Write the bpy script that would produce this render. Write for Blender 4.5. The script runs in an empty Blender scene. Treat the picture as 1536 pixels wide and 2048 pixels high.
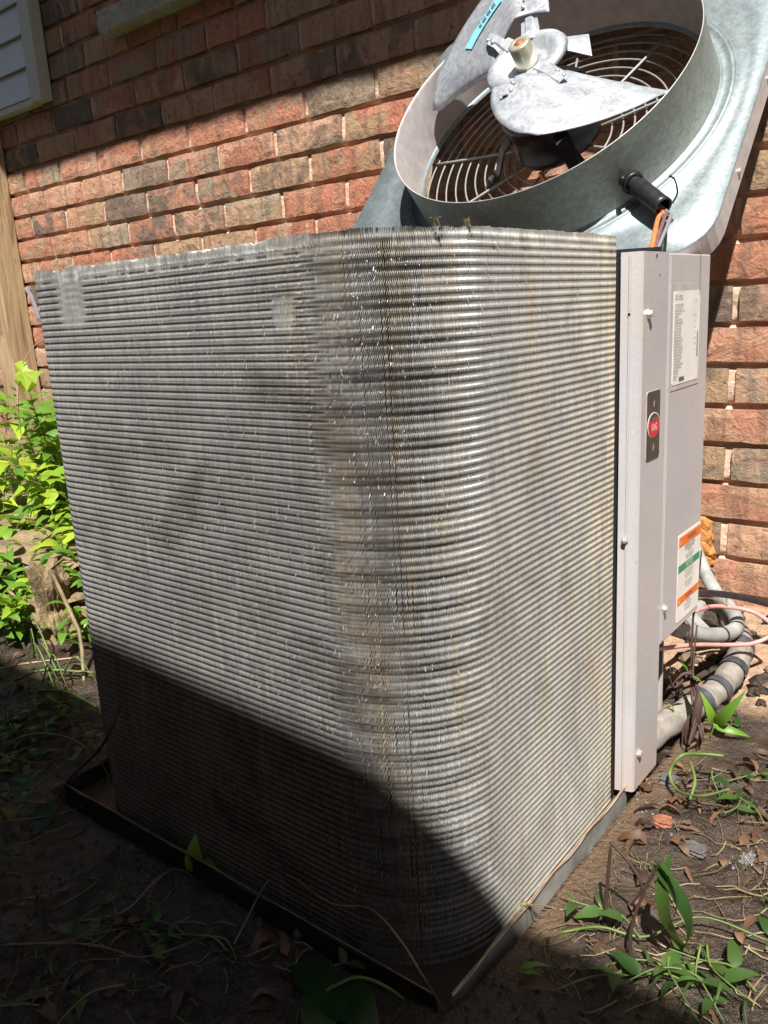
import bpy, bmesh, math, random
import numpy as np
from mathutils import Vector, Matrix

sc = bpy.context.scene
rad = math.radians

# ------------------------------------------------------------------ camera
CAM = np.array([0.345, -0.467, 0.612]); YAW, PITCH, ROLL, FPX = -0.684, 0.244, -0.059, 1635.2
F = np.array([math.sin(YAW)*math.cos(PITCH), math.cos(YAW)*math.cos(PITCH), -math.sin(PITCH)])
R_ = np.cross(F, [0, 0, 1]); R_ /= np.linalg.norm(R_); U_ = np.cross(R_, F)
Rt = math.cos(ROLL)*R_ + math.sin(ROLL)*U_; Up = -math.sin(ROLL)*R_ + math.cos(ROLL)*U_
cd = bpy.data.cameras.new('camera'); cam = bpy.data.objects.new('camera', cd)
sc.collection.objects.link(cam); sc.camera = cam
cam.matrix_world = Matrix(((Rt[0], Up[0], -F[0], CAM[0]), (Rt[1], Up[1], -F[1], CAM[1]), (Rt[2], Up[2], -F[2], CAM[2]), (0, 0, 0, 1)))
cd.sensor_fit = 'HORIZONTAL'; cd.sensor_width = 36; cd.lens = 36*FPX/1536
cd.clip_start = 0.02; cd.clip_end = 500

# ------------------------------------------------------------------ light
SUN = np.array([0.299, -0.473, 0.829]); SUN /= np.linalg.norm(SUN)
w = bpy.data.worlds.new('World'); sc.world = w; w.use_nodes = True
wn = w.node_tree; bg = wn.nodes['Background']
sky = wn.nodes.new('ShaderNodeTexSky'); sky.sky_type = 'NISHITA'; sky.sun_disc = False
sky.sun_elevation = math.asin(SUN[2]); sky.sun_rotation = math.atan2(SUN[0], SUN[1])
wn.links.new(sky.outputs[0], bg.inputs[0]); bg.inputs[1].default_value = 0.042
ld = bpy.data.lights.new('sun', 'SUN'); ld.energy = 5.0; ld.angle = rad(0.53); ld.color = (1, 0.955, 0.88)
lo = bpy.data.objects.new('sun', ld); sc.collection.objects.link(lo)
lo.rotation_euler = Vector(-SUN).to_track_quat('-Z', 'Y').to_euler()
sc.view_settings.view_transform = 'Standard'; sc.view_settings.look = 'None'
sc.view_settings.gamma = 1; sc.view_settings.use_curve_mapping = False
sc.view_settings.exposure = 0.88

rng = random.Random(7); nr = np.random.RandomState(5)

def at(u, v, ax, val):
    """world point on the plane (axis ax = val) seen along one sight line of the photograph"""
    d = F + Rt*(u-768)/FPX + Up*(1024-v)/FPX
    t = (val-CAM[ax])/d[ax]
    return CAM+t*d

# ------------------------------------------------------------------ materials
class NT:
    def __init__(s, name):
        s.m = bpy.data.materials.new(name); s.m.use_nodes = True
        s.t = s.m.node_tree; s.b = s.t.nodes['Principled BSDF']; s.tc = None
    def n(s, typ, **k):
        x = s.t.nodes.new('ShaderNode'+typ)
        for a, b in k.items(): setattr(x, a, b)
        return x
    def l(s, a, b): s.t.links.new(a, b)
    def coord(s, kind='Object', scale=(1, 1, 1), off=None):
        tc = s.n('TexCoord'); mp = s.n('Mapping'); mp.inputs['Scale'].default_value = scale
        s.l(tc.outputs[kind], mp.inputs[0])
        if off is not None:
            s.l(off, mp.inputs['Location'])
        return mp.outputs[0]
    def noise(s, vec, scale, detail=4, rough=.55, dist=0, out=0):
        x = s.n('TexNoise'); x.inputs['Scale'].default_value = scale; x.inputs['Detail'].default_value = detail
        x.inputs['Roughness'].default_value = rough; x.inputs['Distortion'].default_value = dist
        s.l(vec, x.inputs['Vector']); return x.outputs[out]
    def ramp(s, fac, stops, interp='LINEAR'):
        x = s.n('ValToRGB'); r = x.color_ramp; r.interpolation = interp
        while len(r.elements) < len(stops): r.elements.new(.5)
        for e, (p, c) in zip(r.elements, stops):
            e.position = p; e.color = (c[0], c[1], c[2], 1) if hasattr(c, '__len__') else (c, c, c, 1)
        s.l(fac, x.inputs[0]); return x.outputs[0]
    def mix(s, fac, a, b, mode='MIX'):
        x = s.n('MixRGB', blend_type=mode)
        for i, v in ((0, fac), (1, a), (2, b)):
            if hasattr(v, 'is_linked') or hasattr(v, 'links'): s.l(v, x.inputs[i])
            elif hasattr(v, '__len__'): x.inputs[i].default_value = (*v[:3], 1)
            else: x.inputs[i].default_value = v
        return x.outputs[0]
    def math(s, op, a, b=0, clamp=False):
        x = s.n('Math', operation=op, use_clamp=clamp)
        for i, v in ((0, a), (1, b)):
            if hasattr(v, 'links'): s.l(v, x.inputs[i])
            else: x.inputs[i].default_value = v
        return x.outputs[0]
    def bump(s, h, dist=.001, strength=1):
        x = s.n('Bump'); x.inputs['Distance'].default_value = dist; x.inputs['Strength'].default_value = strength
        s.l(h, x.inputs['Height']); s.l(x.outputs[0], s.b.inputs['Normal']); return x
    def base(s, c):
        if hasattr(c, 'links'): s.l(c, s.b.inputs['Base Color'])
        else: s.b.inputs['Base Color'].default_value = (*c, 1)
    def rough(s, r):
        if hasattr(r, 'links'): s.l(r, s.b.inputs['Roughness'])
        else: s.b.inputs['Roughness'].default_value = r
    def metal(s, v): s.b.inputs['Metallic'].default_value = v

def simple(name, col, rough=.6, metal=0, var=.15, scale=60, bumpd=0):
    t = NT(name); v = t.coord()
    n = t.noise(v, scale, 5)
    c1 = tuple(c*(1-var) for c in col); c2 = tuple(min(1, c*(1+var)) for c in col)
    t.base(t.ramp(n, [(.3, c1), (.7, c2)])); t.rough(rough); t.metal(metal)
    if bumpd: t.bump(n, bumpd)
    return t.m

def mat_brick():
    t = NT('brick_clay'); oi = t.n('ObjectInfo'); rnd = oi.outputs['Random']
    off = t.n('CombineXYZ')
    for i, k in enumerate((17.3, 9.1, 23.7)): t.l(t.math('MULTIPLY', rnd, k), off.inputs[i])
    v = t.coord(off=off.outputs[0])
    base = t.ramp(rnd, [(0, (.42, .165, .105)), (.17, (.48, .215, .14)), (.31, (.36, .22, .14)), (.42, (.50, .26, .17)), (.50, (.21, .145, .11)),
                        (.60, (.45, .19, .12)), (.68, (.40, .27, .16)), (.75, (.10, .078, .072)), (.84, (.42, .15, .09)), (.90, (.34, .28, .21)), (.96, (.50, .33, .25))], 'CONSTANT')
    rnd2 = t.n('TexWhiteNoise', noise_dimensions='1D'); t.l(rnd, rnd2.inputs['W'])
    alt = t.ramp(rnd2.outputs[0], [(0, (.52, .30, .20)), (.3, (.13, .10, .088)), (.45, (.42, .26, .16)), (.65, (.50, .18, .11)), (.85, (.30, .23, .17))], 'CONSTANT')
    big = t.ramp(t.noise(v, 13, 3, .6, .6), [(.45, 0), (.57, 1)])
    c = t.mix(big, base, alt)
    vs = t.coord(scale=(3.2, 1, .45), off=off.outputs[0])   # vertical fire flashing
    c = t.mix(t.ramp(t.noise(vs, 14, 3), [(.5, 0), (.62, .45)]), c, (.115, .075, .062))
    fine = t.noise(v, 130, 8, .75)
    c = t.mix(.8, c, t.ramp(fine, [(.28, .50), (.5, .95), (.72, 1.4)]), 'MULTIPLY')
    spot = t.ramp(t.noise(v, 48, 3, .6, 1.5), [(.33, 1), (.39, 0)])
    c = t.mix(t.math('MULTIPLY', spot, .7), c, (.05, .035, .03))
    dust = t.ramp(t.noise(v, 30, 5, .7, .4), [(.62, 0), (.72, .45)])
    c = t.mix(dust, c, (.56, .38, .25))
    c = t.mix(.10, c, (.60, .40, .24))
    t.base(c); t.rough(.9)
    vo = t.n('TexVoronoi', feature='DISTANCE_TO_EDGE'); vo.inputs['Scale'].default_value = 17
    vd = t.mix(.12, v, t.noise(v, 25, 3, .5, 0, 1)); t.l(vd, vo.inputs['Vector'])
    crack = t.ramp(vo.outputs[0], [(0, 0), (.035, 1)])
    gate = t.ramp(t.noise(v, 8, 2), [(.56, 0), (.68, 1)])
    h = t.math('ADD', t.math('MULTIPLY', fine, 1.0), t.math('MULTIPLY', t.math('MULTIPLY', crack, gate), .35))
    h = t.math('ADD', h, t.math('MULTIPLY', t.noise(v, 26, 5, .6, 1.4), 1.8))
    t.bump(h, .0030)
    return t.m

def mat_mortar():
    t = NT('mortar'); v = t.coord(); f = t.noise(v, 120, 6, .7)
    c = t.ramp(t.noise(v, 12, 4), [(.3, (.66, .45, .34)), (.7, (.78, .57, .44))])
    c = t.mix(.7, c, t.ramp(f, [(.3, .7), (.6, 1)]), 'MULTIPLY'); t.base(c); t.rough(.95)
    t.bump(t.math('ADD', f, t.math('MULTIPLY', t.noise(v, 30, 3), 1.5)), .003); return t.m

def mat_fin():
    t = NT('coil_aluminium'); v = t.coord()
    vz = t.coord(scale=(1, 1, .10)); vf = t.coord(scale=(1, 1, .06)); vh = t.coord(scale=(.25, .25, 1))
    c = t.ramp(t.noise(v, 7, 4), [(.3, (.20, .203, .205)), (.7, (.30, .30, .297))])
    drip = t.ramp(t.noise(vz, 34, 5, .7, .3), [(.50, 0), (.66, .75)])
    wx = t.n('SeparateXYZ'); t.l(t.coord(), wx.inputs[0])
    rightish = t.ramp(wx.outputs[0], [(.10, .25), (.20, 1)])
    c = t.mix(t.math('MULTIPLY', drip, rightish), c, (.30, .25, .18))
    d2 = t.ramp(t.noise(vf, 120, 3, .8), [(.56, 0), (.68, .8)])
    c = t.mix(t.math('MULTIPLY', d2, t.ramp(t.noise(v, 5, 3), [(.42, 0), (.6, 1)])), c, (.42, .40, .35))
    grime = t.ramp(t.noise(v, 9, 5, .6, 1.2), [(.52, 0), (.68, .6)])
    c = t.mix(grime, c, (.11, .10, .088))
    vb = t.n('TexNoise')
    vb.inputs['Scale'].default_value = 60; vb.inputs['Detail'].default_value = 4; t.l(vh, vb.inputs['Vector'])
    # tan silt along the end by the service post and low on the side
    sx = t.n('SeparateXYZ'); t.l(t.coord(), sx.inputs[0])
    a = t.ramp(t.math('ADD', sx.outputs[1], .5), [(.47, 0), (.57, .65)])
    c = t.mix(t.math('MULTIPLY', a, t.ramp(t.noise(vz, 70, 4), [(.4, 0), (.6, 1)])), c, (.48, .37, .22))
    c = t.mix(.55, c, t.ramp(t.noise(t.coord(scale=(1, 1, .05)), 520, 3, .7), [(.32, .40), (.68, 1.6)]), 'MULTIPLY')
    c = t.mix(.35, c, t.ramp(t.noise(v, 600, 2), [(.3, .5), (.7, 1.4)]), 'MULTIPLY')
    cx_ = t.math('MULTIPLY', t.ramp(sx.outputs[0], [(.185, 0), (.205, 1), (.235, 1), (.262, 0)]), 1.0)
    c = t.mix(t.math('MULTIPLY', cx_, t.ramp(t.noise(v, 38, 5, .7), [(.42, .0), (.64, .55)])), c, (.17, .13, .09))
    pale_mask = t.ramp(t.math('ADD', sx.outputs[1], .5), [(.25, 0), (.38, .42)])  # paler cream mixed in from the corner towards the post end
    c = t.mix(pale_mask, c, t.mix(t.ramp(t.noise(t.coord(scale=(1, 1, .5)), 9, 4, .6, .8), [(.38, .35), (.62, .95)]), c, (.60, .56, .48)))
    t.base(c); t.metal(.25); t.rough(t.ramp(t.noise(v, 40, 3), [(.3, .35), (.7, .55)])); return t.m

def mat_galv(name='galvanised_steel', tint=(.255, .305, .325), sc_=55, scratch=1):
    t = NT(name); v = t.coord()
    vo = t.n('TexVoronoi'); vo.inputs['Scale'].default_value = 200; t.l(v, vo.inputs['Vector'])
    c = t.ramp(t.noise(v, 6, 4, .6, .8), [(.3, tuple(x*.86 for x in tint)), (.7, tuple(min(1, x*1.1) for x in tint))])
    c = t.mix(.5 if 'blade' in name else .4, c, t.ramp(vo.outputs['Color'], [(.2, .66), (.8, 1.25)]), 'MULTIPLY')
    if scratch:
        vs = t.coord(scale=(1.4, 3.2, .8))
        s_ = t.ramp(t.noise(vs, 60, 4, .75, 2.2), [(.635, 0), (.66, .8)])
        g_ = t.ramp(t.noise(v, 5, 3), [(.45, 0), (.62, 1)])
        c = t.mix(t.math('MULTIPLY', s_, g_), c, (.9, .93, .94))
        dirt = t.ramp(t.noise(v, 11, 5, .7), [(.6, 0), (.75, .5)]); c = t.mix(dirt, c, (.45, .40, .34))
    gr = t.ramp(t.noise(t.coord(scale=(1, 1, 1)), 16, 6, .75, 1.0), [(.56, 0), (.72, .55)]); c = t.mix(gr, c, (.22, .20, .17))
    t.base(c); t.metal(.55); t.rough(t.ramp(t.noise(v, 30, 4), [(.3, .42), (.7, .58)]))
    return t.m

def mat_paint():
    t = NT('beige_grey_paint'); v = t.coord(); vz = t.coord(scale=(1, 1, .15))
    c = t.ramp(t.noise(v, 8, 4), [(.3, (.425, .415, .44)), (.7, (.485, .475, .50))])
    spot = t.ramp(t.noise(v, 260, 2), [(.72, 0), (.76, .7)]); c = t.mix(t.math('MULTIPLY', spot, t.ramp(t.noise(v, 14, 2), [(.45, 0), (.6, 1)])), c, (.16, .12, .10))
    scr = t.ramp(t.noise(t.coord(scale=(1, 2.5, .7)), 90, 4, .8, 2.5), [(.64, 0), (.67, .55)]); c = t.mix(scr, c, (.66, .65, .64))
    dr = t.ramp(t.noise(vz, 50, 4), [(.50, 0), (.7, .5)]); c = t.mix(dr, c, (.52, .43, .35))
    sx = t.n('SeparateXYZ'); t.l(v, sx.inputs[0])
    low = t.math('MULTIPLY', t.ramp(sx.outputs[2], [(.03, .75), (.12, 0)]), t.noise(vz, 30, 3))
    c = t.mix(low, c, (.50, .33, .20))
    t.base(c); t.rough(.42); t.bump(t.noise(v, 220, 2), .00025); return t.m

def mat_ground():
    t = NT('wet_soil'); v = t.coord(); g = t.n('SeparateXYZ'); t.l(v, g.inputs[0])
    wn_ = t.noise(v, 4, 5, .6)
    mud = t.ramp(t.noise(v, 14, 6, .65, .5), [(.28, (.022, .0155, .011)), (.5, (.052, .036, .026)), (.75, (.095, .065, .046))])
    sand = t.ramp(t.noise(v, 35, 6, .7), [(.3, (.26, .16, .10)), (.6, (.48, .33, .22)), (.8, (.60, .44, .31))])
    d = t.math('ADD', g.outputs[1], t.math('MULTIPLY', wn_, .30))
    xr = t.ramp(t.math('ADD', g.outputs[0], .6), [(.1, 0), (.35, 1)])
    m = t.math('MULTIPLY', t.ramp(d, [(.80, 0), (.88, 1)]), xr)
    pale_mask = t.math('MULTIPLY', t.ramp(t.math('ABSOLUTE', t.math('SUBTRACT', t.math('ADD', g.outputs[0], t.math('MULTIPLY', wn_, .05)), .045)), [(.0, 1), (.045, 0)]), t.ramp(g.outputs[1], [(.05, 0), (.12, .5)]))  # tan strip beside the right rail: reflected light painted into the soil
    c = t.mix(pale_mask, mud, (.24, .15, .085)); c = t.mix(m, c, sand)
    crumb = t.noise(v, 160, 4, .7)
    c = t.mix(.6, c, t.ramp(crumb, [(.3, .6), (.7, 1.25)]), 'MULTIPLY')
    t.base(c)
    wet = t.ramp(t.noise(v, 20, 4), [(.35, .22), (.65, .6)])
    t.rough(t.mix(m, wet, (.95, .95, .95)))
    t.bump(t.math('ADD', crumb, t.math('MULTIPLY', t.noise(v, 45, 5, .6), 2.2)), .005); return t.m

def mat_leaf(name, c1, c2, rough=.42, back=True):
    t = NT(name); oi = t.n('ObjectInfo'); v = t.coord()
    g = t.n('NewGeometry')
    r = t.math('FRACT', t.math('ADD', oi.outputs['Random'], g.outputs['Random Per Island']))
    c = t.ramp(r, [(0, c1), (1, c2)])
    c = t.mix(.5, c, t.ramp(t.noise(v, 90, 4), [(.3, .65), (.7, 1.25)]), 'MULTIPLY')
    t.base(c); t.rough(rough)
    tr = t.n('BsdfTranslucent'); t.l(t.mix(.5, c, (.35, .5, .05), 'MIX') if back else c, tr.inputs[0])
    ms = t.n('MixShader'); ms.inputs[0].default_value = .38 if back else .12
    out = t.t.nodes['Material Output']; t.l(t.b.outputs[0], ms.inputs[1]); t.l(tr.outputs[0], ms.inputs[2]); t.l(ms.outputs[0], out.inputs[0])
    return t.m

def mat_wood():
    t = NT('weathered_pine'); v = t.coord(scale=(1, 1, .10))
    c = t.ramp(t.noise(v, 26, 5, .6, 1.6), [(.28, (.16, .10, .05)), (.42, (.36, .25, .14)), (.55, (.46, .34, .20)), (.62, (.24, .155, .08)), (.75, (.42, .30, .17))])
    c = t.mix(.6, c, t.ramp(t.noise(t.coord(scale=(1, 1, .03)), 200, 3), [(.3, .75), (.7, 1.2)]), 'MULTIPLY')
    t.base(c); t.rough(.75); t.bump(t.noise(v, 60, 4), .001); return t.m

def mat_stone(name, a, b):
    t = NT(name); v = t.coord(); f = t.noise(v, 70, 6, .7, .3)
    c = t.ramp(t.noise(v, 11, 5, .65, .5), [(.3, a), (.7, b)]); c = t.mix(.8, c, t.ramp(f, [(.3, .5), (.65, 1.2)]), 'MULTIPLY')
    t.base(c); t.rough(.95); t.bump(t.math('ADD', f, t.noise(v, 25, 4)), .006); return t.m

M = dict(brick=mat_brick(), mortar=mat_mortar(), fin=mat_fin(), galv=mat_galv(), paint=mat_paint(), ground=mat_ground(), wood=mat_wood())
M['ring'] = mat_galv('orifice_steel', (.30, .33, .30), scratch=0)
M['blade'] = mat_galv('blade_steel', (.50, .53, .58), scratch=0)
M['lav'] = simple('painted_steel_edge', (.47, .44, .44), .45)
M['backing'] = simple('shaded_coil_core', (.09, .082, .072), .6, .2, .4, 90)  # near-black, the shade deep between the fins painted in
M['tip'] = simple('fin_tip_glint', (.78, .79, .77), .4, .3, .2)
M['rail'] = simple('rusty_galvanised_rail', (.46, .47, .45), .4, .5, .4, 25)
M['rust'] = simple('rusty_edge', (.38, .23, .12), .8, 0, .4, 60)
M['pan'] = simple('muddy_pan', (.055, .042, .032), .5, .1, .4, 20)
M['black'] = simple('black_motor_paint', (.012, .013, .016), .3, .2, .3)
M['rubber'] = simple('black_rubber', (.018, .018, .02), .38, 0, .4, 120, .0003)
M['wire_g'] = simple('grey_wire_guard', (.30, .30, .30), .45, .3)
M['dark'] = simple('dark_void', (.01, .009, .008), .8)
M['orange'] = simple('orange_insulation', (.75, .20, .06), .45)
M['brownw'] = simple('brown_insulation', (.17, .09, .09), .45)
M['greyw'] = simple('grey_insulation', (.22, .21, .24), .45)
M['white'] = simple('white_label', (.76, .76, .74), .4, 0, .08, 25)
M['ink'] = simple('label_ink', (.10, .10, .10), .5)
M['lightink'] = simple('faint_ink', (.30, .30, .31), .5)
M['lor'] = simple('label_orange', (.80, .17, .02), .4, 0, .05)
M['lgr'] = simple('label_green', (.01, .27, .15), .4, 0, .05)
M['lye'] = simple('label_yellow', (.85, .55, .03), .4, 0, .05)
M['red'] = simple('emblem_red', (.62, .02, .03), .35, 0, .05)
M['plate'] = simple('black_badge', (.045, .038, .034), .3, 0, .4, 30)
M['silver'] = simple('badge_silver', (.35, .36, .36), .4)
M['cyan'] = simple('cyan_sticker', (.22, .55, .68), .45, 0, .06)
M['screw'] = simple('zinc_screw', (.75, .74, .70), .3, .7)
M['brass'] = simple('hub_zinc', (.60, .58, .46), .3, .6)
M['copper'] = simple('rusty_shaft', (.35, .12, .05), .6, .3)
M['pvc'] = simple('grey_pvc', (.30, .31, .30), .6, 0, .35, 30)
M['tapeg'] = simple('dusty_insulation', (.24, .215, .19), .85, 0, .35, 60, .001)
M['tapeb'] = simple('black_tape', (.055, .06, .065), .5, 0, .5, 60)
M['pink'] = simple('faded_pink_wire', (.60, .30, .28), .5, 0, .15)
M['foam'] = simple('orange_foam', (.45, .19, .05), .85, 0, .35, 60, .006)
M['siding'] = simple('white_vinyl', (.66, .70, .72), .45, 0, .04, 5)
M['trim'] = simple('cream_trim', (.55, .54, .45), .5, 0, .05, 5)
M['sill'] = mat_stone('cast_stone_sill', (.36, .36, .32), (.50, .50, .43))
M['stone'] = mat_stone('yellow_fieldstone', (.17, .12, .065), (.36, .27, .15))
M['pebble'] = mat_stone('brown_pebble', (.16, .11, .08), (.30, .21, .15))
M['slate'] = mat_stone('grey_chip', (.09, .09, .095), (.16, .15, .15))
M['redrock'] = mat_stone('red_brick_chip', (.30, .10, .055), (.42, .18, .10))
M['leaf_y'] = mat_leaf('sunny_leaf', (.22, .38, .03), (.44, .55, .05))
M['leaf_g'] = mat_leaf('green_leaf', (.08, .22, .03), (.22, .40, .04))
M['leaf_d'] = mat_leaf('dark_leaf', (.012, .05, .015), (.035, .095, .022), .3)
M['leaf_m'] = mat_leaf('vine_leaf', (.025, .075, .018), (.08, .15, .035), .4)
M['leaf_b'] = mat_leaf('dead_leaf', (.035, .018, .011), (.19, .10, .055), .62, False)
M['stem_g'] = simple('green_stem', (.10, .16, .035), .5, 0, .4, 30)
M['stem_y'] = simple('straw_stem', (.17, .135, .07), .6, 0, .55, 30)
M['stem_p'] = simple('pink_stem', (.45, .27, .17), .6)
M['twig'] = simple('dark_twig', (.055, .03, .022), .7)
M['violet'] = simple('violet_petal', (.34, .30, .72), .5)
M['fence'] = mat_wood()
M['water'] = simple('clear_water', (.9, .9, .9), .03, 0, 0); M['water'].node_tree.nodes['Principled BSDF'].inputs['Transmission Weight'].default_value = .9

# ------------------------------------------------------------------ mesh helpers
class MB:
    def __init__(s): s.v = []; s.f = []
    def add(s, vs, fs):
        o = len(s.v); s.v += [tuple(map(float, p)) for p in vs]; s.f += [tuple(i+o for i in f) for f in fs]; return s
    def box(s, a, b, T=None):
        x0, y0, z0 = a; x1, y1, z1 = b
        vs = [(x0, y0, z0), (x1, y0, z0), (x1, y1, z0), (x0, y1, z0), (x0, y0, z1), (x1, y0, z1), (x1, y1, z1), (x0, y1, z1)]
        if T: vs = [T(*p) for p in vs]
        return s.add(vs, [(0, 3, 2, 1), (4, 5, 6, 7), (0, 1, 5, 4), (1, 2, 6, 5), (2, 3, 7, 6), (3, 0, 4, 7)])
    def prism(s, poly, h0, h1, T):
        n = len(poly); vs = [T(p[0], p[1], h0) for p in poly]+[T(p[0], p[1], h1) for p in poly]
        fs = [tuple(range(n-1, -1, -1)), tuple(range(n, 2*n))]+[(i, (i+1) % n, n+(i+1) % n, n+i) for i in range(n)]
        return s.add(vs, fs)
    def tube(s, pts, r, n=6, closed=False, caps=True):
        pts = [np.array(p, float) for p in pts]; m = len(pts)
        rs = list(r) if hasattr(r, '__len__') else [r]*m
        vs = []; fs = []; a = None
        for i, p in enumerate(pts):
            if closed: d = pts[(i+1) % m]-pts[i-1]
            else: d = pts[min(i+1, m-1)]-pts[max(i-1, 0)]
            d = d/(np.linalg.norm(d)+1e-12)
            if a is None:
                a = np.cross(d, [0, 0, 1.0]);
                if np.linalg.norm(a) < .1: a = np.cross(d, [0, 1.0, 0])
            a = a-d*(a@d); a /= np.linalg.norm(a)+1e-12; b = np.cross(d, a)
            for k in range(n):
                t = 2*math.pi*k/n; vs.append(p+rs[i]*(math.cos(t)*a+math.sin(t)*b))
        for i in range(m if closed else m-1):
            j = (i+1) % m
            for k in range(n): fs.append((i*n+k, i*n+(k+1) % n, j*n+(k+1) % n, j*n+k))
        if caps and not closed: fs.append(tuple(range(n-1, -1, -1))); fs.append(tuple((m-1)*n+k for k in range(n)))
        return s.add(vs, fs)
    def lathe(s, prof, T, n=64, a0=0, a1=2*math.pi, close=False):
        full = abs(a1-a0-2*math.pi) < 1e-6; m = n if full else n+1; vs = []; fs = []
        for i in range(m):
            t = a0+(a1-a0)*i/n
            for r, h in prof: vs.append(T(r*math.cos(t), r*math.sin(t), h))
        k = len(prof)
        for i in range(n):
            j = (i+1) % m
            for q in range(k if close else k-1):
                q2 = (q+1) % k; fs.append((i*k+q, j*k+q, j*k+q2, i*k+q2))
        return s.add(vs, fs)
    def mesh(s, name, mat, smooth=False):
        me = bpy.data.meshes.new(name); me.from_pydata(s.v, [], s.f); me.materials.append(mat)
        if smooth: me.polygons.foreach_set('use_smooth', [True]*len(me.polygons))
        me.update(); return me
    def obj(s, name, mat, parent=None, smooth=False):
        return link(name, s.mesh(name, mat, smooth), parent)

def link(name, me, parent=None):
    o = bpy.data.objects.new(name, me); sc.collection.objects.link(o)
    if parent: o.parent = parent
    return o
def setp(o, label=None, cat=None, group=None, kind=None):
    if label: o['label'] = label
    if cat: o['category'] = cat
    if group: o['group'] = group
    if kind: o['kind'] = kind
    return o
def thing(name, label, cat, loc=(0, 0, 0), group=None):
    o = bpy.data.objects.new(name, None); sc.collection.objects.link(o); o.location = loc; o.empty_display_size = .05
    return setp(o, label, cat, group)
def bevel(o, wd, seg=2, autosmooth=True):
    bm = bmesh.new(); bm.from_mesh(o.data)
    bmesh.ops.recalc_face_normals(bm, faces=bm.faces)
    bmesh.ops.bevel(bm, geom=bm.edges[:], offset=wd, segments=seg, affect='EDGES', profile=.5, clamp_overlap=True)
    bm.to_mesh(o.data); bm.free(); return o
def spline(pts, n=8):
    pts = [np.array(p, float) for p in pts]; P = [2*pts[0]-pts[1]]+pts+[2*pts[-1]-pts[-2]]; out = []
    for i in range(1, len(P)-2):
        for k in range(n):
            t = k/n; a, b, c, d = P[i-1:i+3]
            out.append(.5*((2*b)+(c-a)*t+(2*a-5*b+4*c-d)*t*t+(3*b-3*c+d-a)*t**3))
    out.append(pts[-1]); return out

# value noise with numpy
_G = np.random.RandomState(3).rand(64, 64)
def vn(x, y):
    xi = np.floor(x).astype(int); yi = np.floor(y).astype(int); fx = x-xi; fy = y-yi
    fx = fx*fx*(3-2*fx); fy = fy*fy*(3-2*fy)
    g = lambda i, j: _G[i % 64, j % 64]
    return (g(xi, yi)*(1-fx)+g(xi+1, yi)*fx)*(1-fy)+(g(xi, yi+1)*(1-fx)+g(xi+1, yi+1)*fx)*fy-.5
def fbm(x, y, f, o=4):
    s = 0; a = 1
    for _ in range(o): s = s+a*vn(x*f+13.7*_, y*f+5.1*_); a *= .5; f *= 2.07
    return s

# ================================================================== SETTING
WALLY = .994
def sm(a, b, x): t = np.clip((x-a)/(b-a), 0, 1); return t*t*(3-2*t)
def gheight(x, y):
    x = np.asarray(x, float); y = np.asarray(y, float)
    near = sm(-4, -2, x)*(1-sm(2, 4, x))
    h = .014*fbm(x, y, 5, 3)+.010*fbm(x, y, 24, 3)+.0045*fbm(x, y, 85, 3)
    inside = sm(-.61, -.602, x)*(1-sm(.002, .006, x))*sm(-.008, -.002, y)*(1-sm(.61, .66, y))
    ring = sm(-.72, -.61, x)*(1-sm(.01, .10, x))*sm(-.10, -.008, y)*(1-sm(.61, .7, y))
    h = h*(1-.75*ring)-.002*ring
    h = h+.025*(1-sm(-.618, -.604, x)*(1-sm(.0035, .012, x))*sm(-.016, -.006, y)*(1-sm(.61, .66, y)))
    h = np.where(inside > .5, np.minimum(h, -.004), h)
    h = h+.014*np.exp(-(((x-.03)/.07)**2+((y+.03)/.07)**2))*(1-inside)
    back = sm(.68, .95, y)*sm(-.45, -.15, x)
    h = h+back*(.030+.028*fbm(x, y, 14, 3))
    h = h+sm(.16, .5, x)*.01
    left = sm(-.8, -1.3, x) if False else (1-sm(-1.5, -1.0, x))*sm(.42, .6, y)
    h = h+left*.07
    return h*near
def gh(x, y): return float(gheight(x, y))

def grid_lines(lo, hi, fine, coarse_to):
    a = list(np.arange(lo, hi+1e-9, fine)); step = fine*2; p = hi
    while p < coarse_to: p += step; step *= 1.35; a.append(p)
    step = fine*2; p = lo
    while p > -coarse_to: p -= step; step *= 1.35; a.insert(0, p)
    return np.array(a)
gx = grid_lines(-1.5, .65, .006, 60); gy = grid_lines(-.35, .99, .006, 60)
X, Y = np.meshgrid(gx, gy, indexing='ij'); Z = gheight(X, Y)
nx, ny = X.shape
me = bpy.data.meshes.new('ground'); idx = np.arange(nx*ny).reshape(nx, ny)
q = np.stack([idx[:-1, :-1], idx[1:, :-1], idx[1:, 1:], idx[:-1, 1:]], -1).reshape(-1, 4)
def fast_mesh(me, V, Q, mat, smooth=False):
    n = len(Q); me.vertices.add(len(V)); me.vertices.foreach_set('co', V.astype(np.float32).ravel())
    me.loops.add(n*4); me.loops.foreach_set('vertex_index', Q.astype(np.int32).ravel())
    me.polygons.add(n); me.polygons.foreach_set('loop_start', np.arange(n, dtype=np.int32)*4)
    me.polygons.foreach_set('loop_total', np.full(n, 4, dtype=np.int32))
    if smooth: me.polygons.foreach_set('use_smooth', np.ones(n, dtype=bool))
    me.materials.append(mat); me.update(calc_edges=True); me.validate()
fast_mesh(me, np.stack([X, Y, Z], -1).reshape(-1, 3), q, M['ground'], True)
setp(link('ground', me), kind='structure')

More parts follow.
